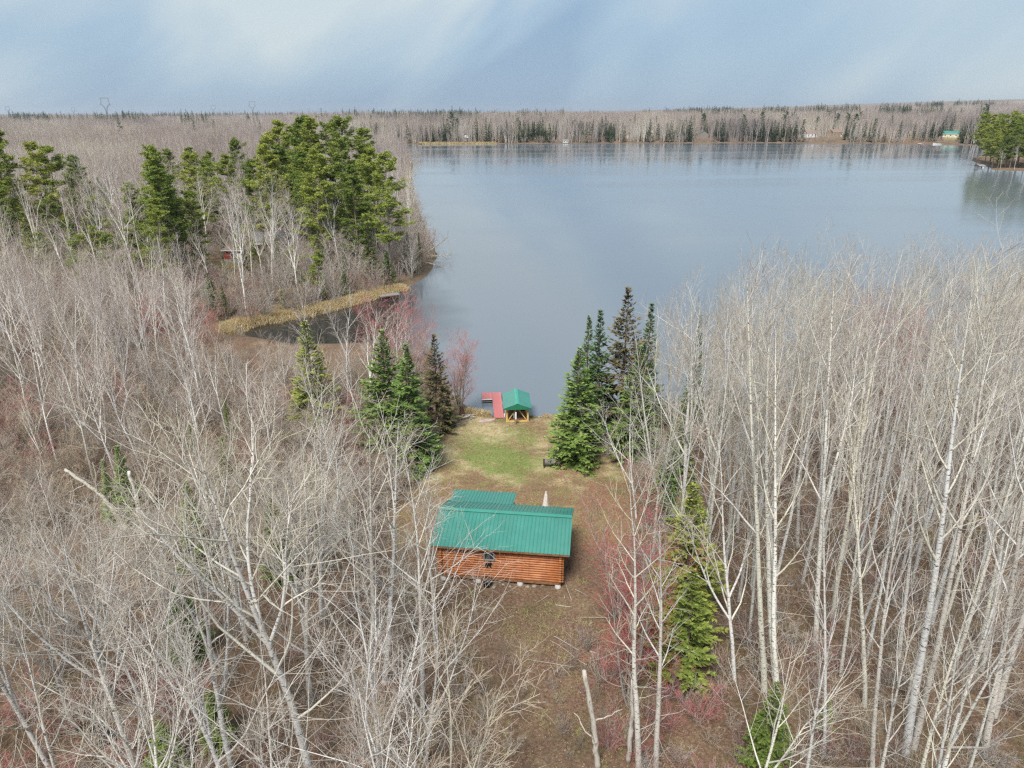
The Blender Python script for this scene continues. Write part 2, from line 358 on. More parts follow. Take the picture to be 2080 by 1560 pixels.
def build_lake():
    g = Geo(); x0, x1, y0, y1 = -420, 760, 50, 900
    me = np_mesh('lake', [[x0, y0, WATER_Z], [x1, y0, WATER_Z], [x1, y1, WATER_Z], [x0, y1, WATER_Z]], [[0, 1, 2, 3]], smooth=False)
    b = MB('lake_water', 0.06, 0.5); b.p.inputs['IOR'].default_value = 1.33
    w = b.wpos()
    streak = b.noise(w, 0.010, 4, 0.55, (0.5, 2.6, 1))
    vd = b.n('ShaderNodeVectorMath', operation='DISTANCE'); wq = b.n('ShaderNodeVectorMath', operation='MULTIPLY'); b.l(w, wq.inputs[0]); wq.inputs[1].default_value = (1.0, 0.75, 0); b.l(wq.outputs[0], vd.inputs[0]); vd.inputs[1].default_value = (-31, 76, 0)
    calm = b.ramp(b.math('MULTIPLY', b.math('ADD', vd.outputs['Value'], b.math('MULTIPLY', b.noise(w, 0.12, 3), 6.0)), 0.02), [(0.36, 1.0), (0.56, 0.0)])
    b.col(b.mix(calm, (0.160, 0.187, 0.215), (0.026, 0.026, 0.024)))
    rg = b.ramp(streak, [(0.40, 0.03), (0.56, 0.10), (0.66, 0.14)])
    b.l(rg, b.p.inputs['Roughness'])
    rip = b.noise(w, 1.6, 3, 0.6, (1.0, 2.2, 1)); rip2 = b.noise(w, 0.35, 2, 0.5, (1.0, 1.8, 1))
    amp = b.ramp(streak, [(0.38, 0.10), (0.62, 0.7)])
    h = b.math('MULTIPLY', b.math('ADD', rip, rip2), amp)
    b.bump(h, 0.22, 0.08)
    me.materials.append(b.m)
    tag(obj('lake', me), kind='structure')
build_lake()

# ------------------------------------------------------------------ tree generators
UP = np.array([0, 0, 1.0])
def grow(P, D, L, n, wander, trop, rng):
    B = len(P); pts = np.empty((B, n, 3)); pts[:, 0] = P; d = nrm(D.copy()); st = (L/(n-1))[:, None]
    for i in range(1, n):
        pts[:, i] = pts[:, i-1]+d*st
        d = nrm(d+rng.normal(0, wander, (B, 3))+UP*trop)
    return pts
def spawn(pts, rad, cnt, t0, t1, a0, a1, rng, tpow=1.0):
    B, n, _ = pts.shape
    ts = t0+(t1-t0)*((np.arange(cnt)[None]+rng.random((B, cnt)))/cnt)**tpow
    f = np.clip(ts*(n-1), 0, n-1.001); i = f.astype(int); fr = (f-i)[..., None]
    bi = np.arange(B)[:, None]
    p0, p1 = pts[bi, i], pts[bi, i+1]; P = p0+(p1-p0)*fr; T = nrm(p1-p0)
    r = rad[bi, i]*(1-fr[..., 0])+rad[bi, i+1]*fr[..., 0]
    ref = np.where(np.abs(T[..., 2:3]) < 0.9, UP, np.array([1., 0, 0])); N = nrm(np.cross(T, ref)); Bn = np.cross(T, N)
    az = rng.random((B, 1))*6.283+np.arange(cnt)[None]*2.4+rng.normal(0, 0.5, (B, cnt))
    an = np.radians(a0+(a1-a0)*rng.random((B, cnt)))
    D = T*np.cos(an)[..., None]+(N*np.cos(az)[..., None]+Bn*np.sin(az)[..., None])*np.sin(an)[..., None]
    return P.reshape(-1, 3), D.reshape(-1, 3), ts.ravel(), r.ravel(), np.repeat(np.arange(B), cnt)
def taper(r0, r1, n): return r0[:, None]+(r1-r0)[:, None]*np.linspace(0, 1, n)[None]

def bare_tree(seed, h, mat, style, detail=1.0, name='bare'):
    """returns (trunk mesh, crown mesh)"""
    rng = np.random.default_rng(seed); g = Geo(); c = Geo()
    S = dict(  # clear bole, n stems, stem spread, L1 count, L1 angle, L1 length, tropism, L2, L3, wander
        aspen=dict(bole=0.42, forks=1, n1=14, a1=(18, 42), l1=0.18, tr1=0.14, n2=5, n3=3, w=0.035, r=0.0080),
        spread=dict(bole=0.24, forks=3, n1=11, a1=(22, 52), l1=0.33, tr1=0.09, n2=7, n3=3, w=0.06, r=0.0092),
        birch=dict(bole=0.36, forks=2, n1=10, a1=(20, 42), l1=0.25, tr1=0.11, n2=6, n3=3, w=0.06, r=0.0072),
        maple=dict(bole=0.14, forks=4, n1=10, a1=(20, 44), l1=0.26, tr1=0.13, n2=6, n3=4, w=0.06, r=0.0080),
        shrub=dict(bole=0.04, forks=6, n1=9, a1=(20, 50), l1=0.28, tr1=0.04, n2=6, n3=3, w=0.10, r=0.0062))[style]
    nT = 12; r0 = h*S['r']*(0.9+0.25*rng.random())
    lean = np.array([[rng.normal(0, 0.05), rng.normal(0, 0.05), 1.0]])
    stems = []
    if style == 'shrub' or style == 'maple':
        k = S['forks']+int(rng.integers(0, 3)); D = np.stack([np.array([math.cos(a), math.sin(a), 0])*rng.uniform(0.16, 0.55 if style == 'shrub' else 0.36)+UP for a in np.arange(k)*6.283/k+rng.random(k)])
        P = np.zeros((k, 3)); P[:, :2] = D[:, :2]*0.25
        Ls = h*rng.uniform(0.7, 1.0, k); pts = grow(P, D, Ls, nT, S['w'], 0.05, rng)
        rad = taper(np.full(k, r0*(0.8 if style == 'maple' else 0.55)), np.full(k, 0.008), nT)
    else:
        p0 = grow(np.zeros((1, 3)), lean, np.array([h]), nT, S['w']*0.55, 0.04, rng)
        rad0 = taper(np.array([r0]), np.array([0.010]), nT)**1.0
        pts, rad = p0, rad0
        if S['forks'] and not (style == 'aspen' and seed % 3):
            k = int(rng.integers(1, S['forks']+1)); t = rng.uniform(S['bole'], 0.62, k); fi = (t*(nT-1)).astype(int)
            az = rng.random()*6.28+np.arange(k)*2.6; D = np.stack([nrm(np.array([math.cos(a)*sp, math.sin(a)*sp, 1.0])) for a, sp in zip(az, rng.uniform(0.28, 0.6, k))])
            P = p0[0, fi]; Ls = h*(1-t)*rng.uniform(0.8, 1.0, k)
            pf = grow(P, D, Ls, nT, S['w'], 0.06, rng); rf = taper(rad0[0, fi]*0.78, np.full(k, 0.009), nT)
            pts = np.vstack([pts, pf]); rad = np.vstack([rad, rf])
    V, q = tubes(pts, rad, 7 if detail > 0.5 else 4); g.add(V, q, None, 0.0)
    stemL = np.linalg.norm(pts[:, -1]-pts[:, 0], axis=1)
    # L1
    n1 = max(3, int(S['n1']*detail**0.5)); parts = []
    P, D, ts, r, bi = spawn(pts, rad, n1, S['bole'] if len(pts) == 1 else S['bole']*0.9, 0.97, *S['a1'], rng)
    if len(pts) > 1 and style not in ('shrub', 'maple'):      # forks may branch right from their foot
        pass
    shape = 1.05-0.75*np.abs(ts-S['bole']-0.12)
    L1 = stemL[bi]*S['l1']*np.clip(shape, 0.2, 1.2)*rng.uniform(0.6, 1.35, len(ts))*(1.0 if len(pts) == 1 else 1.1)
    r1 = np.minimum(r*0.68, 0.012+0.014*L1)
    n = 6 if detail > 0.5 else 4; p1 = grow(P, D, L1, n, S['w']*1.9, S['tr1'], rng); rd1 = taper(r1, np.full(len(r1), 0.008), n)
    k1 = 4 if detail > 0.5 else 3
    V, q = tubes(p1, rd1, k1); c.add(V, q, None, 0.25)
    # a few dead stubs on the clear bole
    if style == 'aspen' and detail > 0.5:
        P, D, ts, r, bi = spawn(pts, rad, 16, 0.08, S['bole']+0.05, 48, 95, rng)
        Lb = rng.uniform(0.4, 2.6, len(P)); pb = grow(P, D, Lb, 5, 0.15, 0.07, rng); rb = taper(np.full(len(P), 0.015), np.full(len(P), 0.006), 5); V, q = tubes(pb, rb, 3); c.add(V, q, None, 0.45)
        P, D, ts, r, bi = spawn(pb, rb, 4, 0.25, 1.0, 30, 65, rng); pb = grow(P, D, Lb[bi]*rng.uniform(0.2, 0.5, len(P)), 3, 0.15, 0.06, rng); V, q = tubes(pb, taper(np.full(len(P), 0.0075), np.full(len(P), 0.005), 3), 3); c.add(V, q, None, 0.9)
    # L2
    n2 = max(2, int(S['n2']*detail**0.6))
    P, D, ts, r, bi = spawn(p1, rd1, n2, 0.22, 0.98, 24, 55, rng)
    L2 = L1[bi]*rng.uniform(0.32, 0.70, len(ts))*(1.1-0.55*ts); n = 5 if detail > 0.5 else 3
    p2 = grow(P, D, L2, n, 0.13, 0.06, rng); rd2 = taper(np.minimum(r*0.75, 0.014), np.full(len(r), 0.006), n)
    if detail <= 0.5: rd2 = rd2*1.7; g.V = [tubes(pts, rad*1.5, 4)[0]]
    V, q = tubes(p2, rd2, 3); c.add(V, q, None, 0.62 if detail > 0.5 else 0.8)
    # twigs on the leaders too
    if detail > 0.5:
        n3 = S['n3']
        P, D, ts, r, bi = spawn(p2, rd2, n3, 0.2, 1.0, 25, 60, rng)
        L3 = np.clip(L2[bi]*rng.uniform(0.3, 0.75, len(ts)), 0.10, 0.9)
        p3 = grow(P, D, L3, 3, 0.16, 0.05, rng); V, q = tubes(p3, taper(np.full(len(P), 0.0072), np.full(len(P), 0.0048), 3), 3)
        c.add(V, q, None, 0.92+0.08*rng.random(len(V)))
        P, D, ts, r, bi = spawn(pts, rad, 10, 0.72, 1.0, 20, 45, rng)
        p3 = grow(P, D, rng.uniform(0.3, 1.1, len(P)), 4, 0.12, 0.08, rng); V, q = tubes(p3, taper(np.full(len(P), 0.008), np.full(len(P), 0.004), 4), 3); c.add(V, q, None, 0.8)
    return g.mesh(name+'_trunk', mat, True), c.mesh(name+'_crown', mat, True)

def spray_quads(P, D, S, L, Wd, rng):
    """diamond sprays at P pointing along D, side vector S -> verts (4 per spray), quads"""
    tip = P+D*L[:, None]; mid = P+D*(L*0.45)[:, None]
    V = np.stack([P, mid+S*(Wd/2)[:, None], tip, mid-S*(Wd/2)[:, None]], 1).reshape(-1, 3)
    return V, np.arange(len(P)*4).reshape(-1, 4)

def fir_tree(seed, h, w, mat, trunk_mat, dens=1.0, name='fir', gaps=0.0, bare=0.05, point=0.9):
    rng = np.random.default_rng(seed); g = Geo(); c = Geo()
    tp = grow(np.zeros((1, 3)), np.array([[0, 0, 1.0]]), np.array([h]), 8, 0.008, 0.02, rng)
    V, q = tubes(tp, taper(np.array([h*0.0125]), np.array([0.01]), 8), 6 if dens > 0.5 else 4); g.add(V, q, None, 0.0)
    lev = int(h/0.30*dens**0.5); t = np.linspace(bare, 0.985, lev)
    nb = int(9*dens**0.5)+1
    T = np.repeat(t, nb); T = np.clip(T+rng.normal(0, 0.5/lev, len(T)), bare, 0.99)
    az = rng.random(len(T))*6.283
    keep = rng.random(len(T)) > gaps*(1-T); T, az = T[keep], az[keep]
    lob = 1+0.16*np.sin(az*2+rng.random()*6)+0.12*np.sin(az*3+T*14)
    Ln = w/2*np.clip((1-T), 0, 1)**point*lob*rng.uniform(0.66, 1.15, len(T))*np.clip(0.62+(T-bare)*5, 0, 1)+0.07
    el = np.radians(-14+60*T**1.6+rng.normal(0, 7, len(T)))
    f = T*(7-1e-3); i = f.astype(int); P = tp[0, i]+(tp[0, i+1]-tp[0, i])*(f-i)[:, None]
    D = np.stack([np.cos(az)*np.cos(el), np.sin(az)*np.cos(el), np.sin(el)], -1)
    bp = grow(P, D, Ln, 5, 0.05, 0.05, rng); bp[:, 2:4, 2] -= (Ln*0.06)[:, None]
    V, q = tubes(bp, taper(0.006+0.006*Ln, np.full(len(Ln), 0.004), 5), 3); g.add(V, q, None, 0.3)
    # sprays
    step = 0.105/dens**0.5; cnt = np.maximum(3, (Ln/step).astype(int)); bi = np.repeat(np.arange(len(Ln)), cnt*2)
    M = len(bi); u = rng.uniform(0.12, 1.0, M)**0.8; f = u*(4-1e-3); i = f.astype(int)
    P = bp[bi, i]+(bp[bi, i+1]-bp[bi, i])*(f-i)[:, None]; Tn = nrm(bp[bi, i+1]-bp[bi, i])
    side = nrm(np.cross(Tn, UP)); sg = np.where(rng.random(M) < 0.5, 1, -1)[:, None]
    an = np.radians(rng.uniform(15, 62, M))[:, None]
    D = nrm(Tn*np.cos(an)+side*sg*np.sin(an)+UP*rng.normal(-0.04, 0.20, M)[:, None])
    Lq = (0.16+0.22*rng.random(M))*(1.15-0.4*u)*(0.65+0.5*np.minimum(Ln[bi], 1.2))/dens**0.45; Wq = Lq*rng.uniform(0.34, 0.52, M)
    S = nrm(np.cross(D, UP)+UP*rng.normal(0, 0.35, M)[:, None]+1e-6)
    V, q = spray_quads(P, D, S, Lq, Wq, rng)
    v = np.clip(rng.normal(0.42, 0.22, M)+0.25*(u-0.5), 0, 1)
    c.add(V, q, None, np.repeat(v, 4))
    return g.mesh(name+'_trunk', trunk_mat, True), c.mesh(name+'_crown', mat, False)

def pine_tree(seed, h, mat, trunk_mat, clear=0.35, spread=0.165, dens=1.0, name='pine'):
    rng = np.random.default_rng(seed); g = Geo(); c = Geo()
    tp = grow(np.zeros((1, 3)), np.array([[rng.normal(0, .03), rng.normal(0, .03), 1.0]]), np.array([h]), 10, 0.02, 0.03, rng)
    V, q = tubes(tp, taper(np.array([h*0.0105]), np.array([0.03]), 10), 7 if dens > 0.5 else 4); g.add(V, q, None, 0.0)
    nw = int(h*(1-clear)/1.2); tt = np.linspace(clear, 0.98, nw); nb = 6
    T = np.repeat(tt, nb)+rng.normal(0, 0.012, nw*nb); T = np.clip(T, clear*0.9, 0.99); az = rng.random(len(T))*6.283
    side = rng.random()*6.28
    keep = rng.random(len(T)) > 0.16; T, az = T[keep], az[keep]
    prof = np.interp((T-clear)/(1-clear), [0, 0.15, 0.45, 0.75, 0.93, 1.0], [0.75, 0.95, 1.0, 0.80, 0.46, 0.16])
    Ln = h*spread*prof*rng.uniform(0.5, 1.25, len(T))*(1+0.22*np.cos(az-side))
    el = np.radians(rng.normal(5, 7, len(T))+34*((T-clear)/(1-clear))**2.2)
    f = np.clip(T, 0, 0.999)*(9-1e-3); i = f.astype(int); P = tp[0, i]+(tp[0, i+1]-tp[0, i])*(f-i)[:, None]
    D = np.stack([np.cos(az)*np.cos(el), np.sin(az)*np.cos(el), np.sin(el)], -1)
    bp = grow(P, D, Ln, 6, 0.07, 0.05, rng); br = taper(0.012+0.011*Ln, np.full(len(Ln), 0.010), 6)
    V, q = tubes(bp, br, 4 if dens > .5 else 3); g.add(V, q, None, 0.35)
    P, D, ts, r, bi = spawn(bp, br, max(3, int(8*dens)), 0.30, 1.0, 28, 60, rng)
    D = nrm(D*np.array([1, 1, 0.45])+UP*0.12); L2 = np.clip(Ln[bi]*rng.uniform(0.18, 0.42, len(ts))*(1.2-0.5*ts), 0.2, 2.0)
    p2 = grow(P, D, L2, 4, 0.10, 0.07, rng)
    if dens > 0.5:
        V, q = tubes(p2, taper(np.full(len(P), 0.014), np.full(len(P), 0.006), 4), 3); g.add(V, q, None, 0.6)
    ends = np.concatenate([p2.reshape(-1, 4, 3)[:, 1:].reshape(-1, 3), bp[:, 4:].reshape(-1, 3)])
    rep = 3 if dens > 0.5 else 1
    ends = np.repeat(ends, rep, 0)+rng.normal(0, 1, (len(ends)*rep, 3))*np.array([0.24, 0.24, 0.09])
    K = 9 if dens > 0.5 else 4
    E = np.repeat(ends, K, 0); M = len(E)
    D = nrm(rng.normal(0, 1, (M, 3))*np.array([1, 1, 0.38])+UP*0.28); Lq = rng.uniform(0.24, 0.50, M)*(1 if dens > .5 else 2.1); Wq = Lq*(0.20 if dens > .5 else 0.3)
    S = nrm(np.cross(D, rng.normal(0, 1, (M, 3))))
    V, q = spray_quads(E-D*0.04, D, S, Lq, Wq, rng)
    v = np.clip(np.repeat(rng.normal(0.45, 0.2, len(ends)), K)+rng.normal(0, 0.12, M), 0, 1)
    c.add(V, q, None, np.repeat(v, 4))
    return g.mesh(name+'_trunk', trunk_mat, True), c.mesh(name+'_crown', mat, False)

PRO = {}
def protos(key, fn, seeds): PRO[key] = [fn(s) for s in seeds]
protos('aspen', lambda s: (*bare_tree(s, 20, M_ASPEN, 'aspen', name='aspen'), 20), range(10, 18))
protos('spread', lambda s: (*bare_tree(s, 16, M_ASPEN, 'spread', name='aspen'), 16), range(30, 37))
protos('birch', lambda s: (*bare_tree(s, 15, M_BIRCH, 'birch', name='birch'), 15), range(50, 56))
protos('maple', lambda s: (*bare_tree(s, 10, M_MAPLE, 'maple', name='maple'), 10), range(70, 73))
protos('redmaple', lambda s: (*bare_tree(s, 10, M_REDMAPLE, 'maple', name='maple'), 10), range(75, 78))
protos('alder', lambda s: (*bare_tree(s, 5, M_ALDER, 'shrub', name='alder'), 5), range(90, 95))
protos('redshrub', lambda s: (*bare_tree(s, 5, M_REDMAPLE, 'shrub', name='red_shrub'), 5), range(96, 98))
protos('fir', lambda s: (*fir_tree(s, 10, 4.6, M_FIR, M_CONTRUNK), 10), range(110, 114))
protos('slimfir', lambda s: (*fir_tree(s, 10, 3.2, M_FIR, M_CONTRUNK, point=1.05), 10), range(115, 117))
protos('olivefir', lambda s: (*fir_tree(s, 10, 4.2, M_OLIVE, M_CONTRUNK, gaps=0.38), 10), range(118, 120))
protos('rustfir', lambda s: (*fir_tree(s, 10, 4.0, M_RUSTFIR, M_CONTRUNK, gaps=0.5), 10), range(121, 123))
protos('pine', lambda s: (*pine_tree(s, 24, M_PINE, M_PINETRUNK, clear=0.16+0.07*(s % 3)), 24), range(130, 134))
protos('bushpine', lambda s: (*pine_tree(s, 12, M_PINE, M_PINETRUNK, clear=0.12, spread=0.22, dens=0.8), 12), range(140, 142))
protos('farspruce', lambda s: (*fir_tree(s, 16, 6.4, M_FARFIR, M_CONTRUNK, dens=0.2, name='far_spruce'), 16), range(150, 153))
protos('farpine', lambda s: (*pine_tree(s, 22, M_FARFIR, M_PINETRUNK, dens=0.4, name='far_pine', clear=0.25), 22), range(155, 157))

PLACED = []
def plant(key, x, y, h, label, cat, group=None, name=None, rng=random, idx=None, rz=None, wide=1.0, lean=(0, 0), z=None):
    ps = PRO[key]; tm, cm, ph = ps[(rng.randrange(len(ps)) if idx is None else idx) % len(ps)]
    s = h/ph; zz = gz(x, y) if z is None else z
    r = empty(name or 'aspen_tree', (x, y, zz-0.06), rng.uniform(0, 6.28) if rz is None else rz)
    r.rotation_mode = 'ZXY'; r.rotation_euler = (lean[0], lean[1], r.rotation_euler[2]); r.scale = (s*wide, s*wide, s)
    tag(r, label, cat, group)
    for nm, me in (('trunk', tm), ('crown', cm)):
        o = bpy.data.objects.new(nm, me); link(o, r)
    PLACED.append((x, y)); return r

# ------------------------------------------------------------------ building materials
def log_mat():
    b = MB('stained_log', 0.5, 0.35); o = b.coord()
    n = b.noise(o, 1.0, 4, 0.6, (1.2, 9, 9)); n2 = b.noise(b.wpos(), 0.9, 3)
    c = b.ramp(n, [(0.28, (0.20, 0.058, 0.020)), (0.5, (0.42, 0.145, 0.050)), (0.74, (0.56, 0.235, 0.092))])
    c = b.mix(b.math('MULTIPLY', b.rand(), 0.4), c, (0.38, 0.125, 0.045)); c = b.mix(b.ramp(n2, [(0.45, 0), (0.7, 0.35)]), c, (0.64, 0.32, 0.15))
    w3 = b.noise(b.wpos(), 2.2, 3, 0.6, (1.5, 1.5, 0.35)); c = b.mix(b.ramp(w3, [(0.5, 0), (0.72, 0.5)]), c, (0.15, 0.055, 0.028))
    return b.col(c).m
M_LOG = log_mat()
def roof_mat(name, c, rough):
    b = MB(name, rough, 0.5); n = b.noise(b.wpos(), 0.8, 4); n2 = b.noise(b.wpos(), 9, 3, 0.6, (1, 0.3, 1))
    k = b.ramp(n, [(0.3, tuple(x*0.90 for x in c)), (0.7, tuple(x*1.10 for x in c))])
    k = b.mix(b.ramp(n2, [(0.5, 0), (0.8, 0.14)]), k, tuple(0.7*x+0.10 for x in c))
    k = b.mix(b.math('MULTIPLY', b.rand(), 0.22), k, tuple(0.75*x+0.05 for x in c))
    st = b.noise(b.wpos(), 1.3, 4, 0.6, (2.2, 0.5, 0.5)); k = b.mix(b.ramp(st, [(0.52, 0), (0.75, 0.30)]), k, (0.10, 0.22, 0.17))
    dots = b.noise(b.wpos(), 14, 2, 0.5); k = b.mix(b.ramp(dots, [(0.70, 0), (0.74, 0.6)]), k, (0.16, 0.11, 0.07)); b.col(k)
    b.l(b.ramp(n, [(0.3, rough*0.8), (0.7, rough*1.35)]), b.p.inputs['Roughness'])
    return b.m
M_ROOF = roof_mat('green_steel', (0.045, 0.215, 0.172), 0.36)
M_ROOFTRIM = roof_mat('green_trim', (0.035, 0.235, 0.18), 0.4)
M_SHADEGREEN = roof_mat('shaded_green_trim', (0.008, 0.16, 0.085), 0.5)  # roof green darkened: shade on the pavilion's upright gable put into the colour
M_CONC = simple('concrete', (0.46, 0.45, 0.43), 0.9, 0.2, 0.25, 5).m
M_STONE = simple('field_stone', (0.31, 0.275, 0.23), 0.9, 0.2, 0.4, 3).m
M_BLACK = simple('black_metal', (0.012, 0.012, 0.014), 0.5, 0.4, 0.3, 8).m
M_RUBBER = simple('rubber', (0.016, 0.017, 0.021), 0.75, 0.3, 0.3, 8).m
M_RUST = simple('rusty_metal', (0.105, 0.050, 0.032), 0.85, 0.2, 0.5, 7).m
M_GLASS = MB('window_glass', 0.08, 0.5).col((0.035, 0.042, 0.05)).m
M_GREYPAINT = simple('grey_paint', (0.24, 0.235, 0.225), 0.6, 0.3, 0.15).m
M_WHITE = simple('white_paint', (0.74, 0.74, 0.73), 0.6, 0.3, 0.08).m
M_CANVAS = simple('cream_canvas', (0.66, 0.59, 0.52), 0.9, 0.1, 0.12, 6).m
M_YELLOW = simple('yellow_pine', (0.66, 0.455, 0.16), 0.65, 0.25, 0.18, 6).m
M_DECK = simple('brown_deck', (0.23, 0.115, 0.06), 0.8, 0.2, 0.3, 5).m
M_RED = simple('red_dock_paint', (0.47, 0.165, 0.16), 0.8, 0.2, 0.28, 4).m
M_GREYWOOD = simple('weathered_wood', (0.23, 0.215, 0.20), 0.9, 0.15, 0.3, 6).m
M_DRIFT = simple('driftwood', (0.47, 0.43, 0.39), 0.9, 0.15, 0.35, 4).m
M_REDWALL = simple('red_wall', (0.36, 0.072, 0.05), 0.85, 0.2, 0.2, 2).m
M_GREYROOF = simple('grey_shingle', (0.20, 0.20, 0.20), 0.9, 0.2, 0.2, 2).m
M_BROWNWALL = simple('brown_wall', (0.36, 0.255, 0.165), 0.85, 0.2, 0.2, 1).m
M_BROWNROOF = simple('brown_roof', (0.24, 0.17, 0.14), 0.9, 0.2, 0.2, 1).m
M_CREAM = simple('cream_wall', (0.60, 0.585, 0.48), 0.8, 0.2, 0.1, 1).m
M_STEEL = simple('galvanised_steel', (0.20, 0.22, 0.25), 0.6, 0.3, 0.1, .1).m

# ------------------------------------------------------------------ log cabin
def rib_panel(name, wid, length, mat, rib=0.235, rh=0.028, thick=0.004):
    """steel panel: x across, y up the slope, ribs along y"""
    xs = [(-wid/2, 0)]; n = int(round(wid/rib))
    for i in range(n):
        c = -wid/2+(i+0.5)*wid/n
        xs += [(c-0.030, 0), (c-0.014, rh), (c+0.014, rh), (c+0.030, 0)]
    xs.append((wid/2, 0)); xs = np.array(xs); m = len(xs)
    top0 = np.stack([xs[:, 0], np.zeros(m), xs[:, 1]], -1); top1 = top0+np.array([0, length, 0])
    V = np.vstack([top0, top1, top0-[0, 0, thick], top1-[0, 0, thick]])
    i = np.arange(m-1)
    q = np.vstack([np.stack([i, i+1, m+i+1, m+i], -1), np.stack([2*m+i+1, 2*m+i, 3*m+i, 3*m+i+1], -1), np.stack([2*m+i, 2*m+i+1, i+1, i], -1), np.stack([m+i, m+i+1, 3*m+i+1, 3*m+i], -1),
                   [[0, m, 3*m, 2*m], [m-1, 3*m-1, 4*m-1, 2*m-1]]])
    return np_mesh(name, V, q, smooth=False, mat=mat)

def build_cabin():
    root = empty('log_cabin', (-0.46, 38.82, 0.0), math.atan2(-0.127, 0.992))
    tag(root, 'orange log cabin with ribbed green steel roof between bare trees', 'cabin')
    Lh, Wh = 3.65, 2.3; z0, dia, nc = 0.36, 0.165, 14; zt = z0+dia*nc
    def log(a, b, z, axis, off, parent, r=dia*0.54):
        n = 7; t = np.linspace(a, b, n); p = np.zeros((n, 3))
        p[:, 0 if axis == 'x' else 1] = t; p[:, 1 if axis == 'x' else 0] = off; p[:, 2] = z
        p[1:-1, 2] += np.random.default_rng(int(abs(z*997+off*31+a*7))).normal(0, 0.003, n-2)
        g = Geo(); g.tube(p, r, 9); return g.obj('log', M_LOG, parent, smooth=True)
    walls = {}
    for nm, off, ax in (('wall', -Wh, 'x'), ('wall', Wh, 'x'), ('wall', -Lh, 'y'), ('wall', Lh, 'y')):
        g = Geo()     # thin inner core behind the logs, holding the wall together
        if ax == 'x': g.box((0, off-math.copysign(0.035, off), (z0+zt)/2), (2*Lh-0.1, 0.05, zt-z0-0.02))
        else: g.box((off-math.copysign(0.035, off), 0, (z0+zt)/2), (0.05, 2*Wh-0.12, zt-z0-0.02))
        wl = g.obj(nm, M_LOG, root); walls[(ax, off)] = wl
        for i in range(nc):
            z = z0+dia*(i+0.5)+(dia*0.0 if ax == 'x' else dia*0.5)
            ext = 0.20 if (ax == 'x' or i < nc-3) else 0.0
            if ax == 'y' and i == nc-1: continue
            if ax == 'x' and off < 0 and 8 <= i <= 10:
                log(-Lh-ext, -1.00, z, ax, off, wl); log(-0.32, Lh+ext, z, ax, off, wl)
            else:
                log(-(Lh if ax == 'x' else Wh)-ext, (Lh if ax == 'x' else Wh)+ext, z, ax, off, wl)
    slope = math.atan2(1.02, 2.68); zr = 3.62
    for sx in (-1, 1):
        wl = walls[('y', sx*Lh)]
        i = 0; z = zt+dia
        while z < zr-0.22:
            hw = (zr-0.10-z)/math.tan(slope)-0.05
            if hw > 0.12: log(-hw, hw, z, 'y', sx*Lh, wl)
            z += dia
    # corner trim
    for sx in (-1, 1):
        g = Geo(); g.box((sx*(Lh-0.02), -Wh-0.115, (z0+zt)/2), (0.13, 0.035, zt-z0)); g.obj('corner_board', M_LOG, root)
    # window in the camera-side wall, high up
    wx, wz = -0.66, z0+dia*9.5
    w = empty('window', (wx, -Wh-0.10, wz), 0, root); w.scale = (0.92, 1, 0.95)
    g = Geo()
    for c, d in (((0, 0, 0.265), (0.72, 0.09, 0.07)), ((0, 0, -0.265), (0.76, 0.12, 0.08)), ((-0.325, 0, 0), (0.07, 0.085, 0.46)), ((0.325, 0, 0), (0.07, 0.085, 0.46)), ((0.0, 0.01, 0), (0.035, 0.06, 0.46))): g.box(c, d)
    g.obj('frame', M_GREYPAINT, w)
    for sx in (-1, 1): Geo().box((sx*0.153, 0.022, 0), (0.268, 0.02, 0.455)).obj('pane', M_GLASS, w)
    # floor beams and piers
    for y in (-Wh, 0, Wh): Geo().box((0, y, z0-0.085), (2*Lh+0.1, 0.17, 0.16)).obj('floor_beam', M_DECK, root)
    Geo().box((0, 0, z0-0.02), (2*Lh-0.2, 2*Wh-0.2, 0.05)).obj('floor', M_DECK, root)
    gp = Geo(); gp.tube([(0, 0, -0.25), (0, 0, 0.0), (0, 0, 0.20)], [0.20, 0.19, 0.17], 12); mp = gp.mesh('pier', M_CONC, True)
    for x in (-3.55, -1.35, 1.21, 3.52):
        for y in (-Wh-0.02, 0, Wh): obj('pier', mp, None, root, (x, y, 0))
    # roof: deck sheets, steel panels, ridge cap, rake boards
    half = 2.68; LR = 4.17; sl = math.hypot(half, 1.02)
    rf = Geo()
    for sg in (-1, 1):
        P = [(-LR+0.03, sg*half*0.985, zr-1.02-0.05), (LR-0.03, sg*half*0.985, zr-1.02-0.05), (LR-0.03, 0, zr-0.065), (-LR+0.03, 0, zr-0.065)]
        rf.prism(P if sg < 0 else P[::-1], (0, 0, 0.04))
    roof = rf.obj('roof', M_DECK, root)
    npn = 9; pw = 2*LR/npn; pm = rib_panel('roof_panel', pw-0.004, sl+0.03, M_ROOF)
    for sg in (-1, 1):
        for i in range(npn):
            o = obj('roof_panel', pm, None, roof)
            x = -LR+(i+0.5)*pw
            if sg < 0: o.location = (x, -half-0.02, zr-1.02-0.008); o.rotation_euler = (slope, 0, 0)
            else: o.location = (x, half+0.02, zr-1.02-0.008); o.rotation_euler = (slope, 0, math.pi)
    g = Geo()
    for sg in (-1, 1): g.prism([(-LR-0.01, 0, zr+0.055), (LR+0.01, 0, zr+0.055), (LR+0.01, sg*0.20, zr-0.016), (-LR-0.01, sg*0.20, zr-0.016)][::-sg], (0, 0, 0.006))
    g.obj('ridge_cap', M_ROOFTRIM, roof)
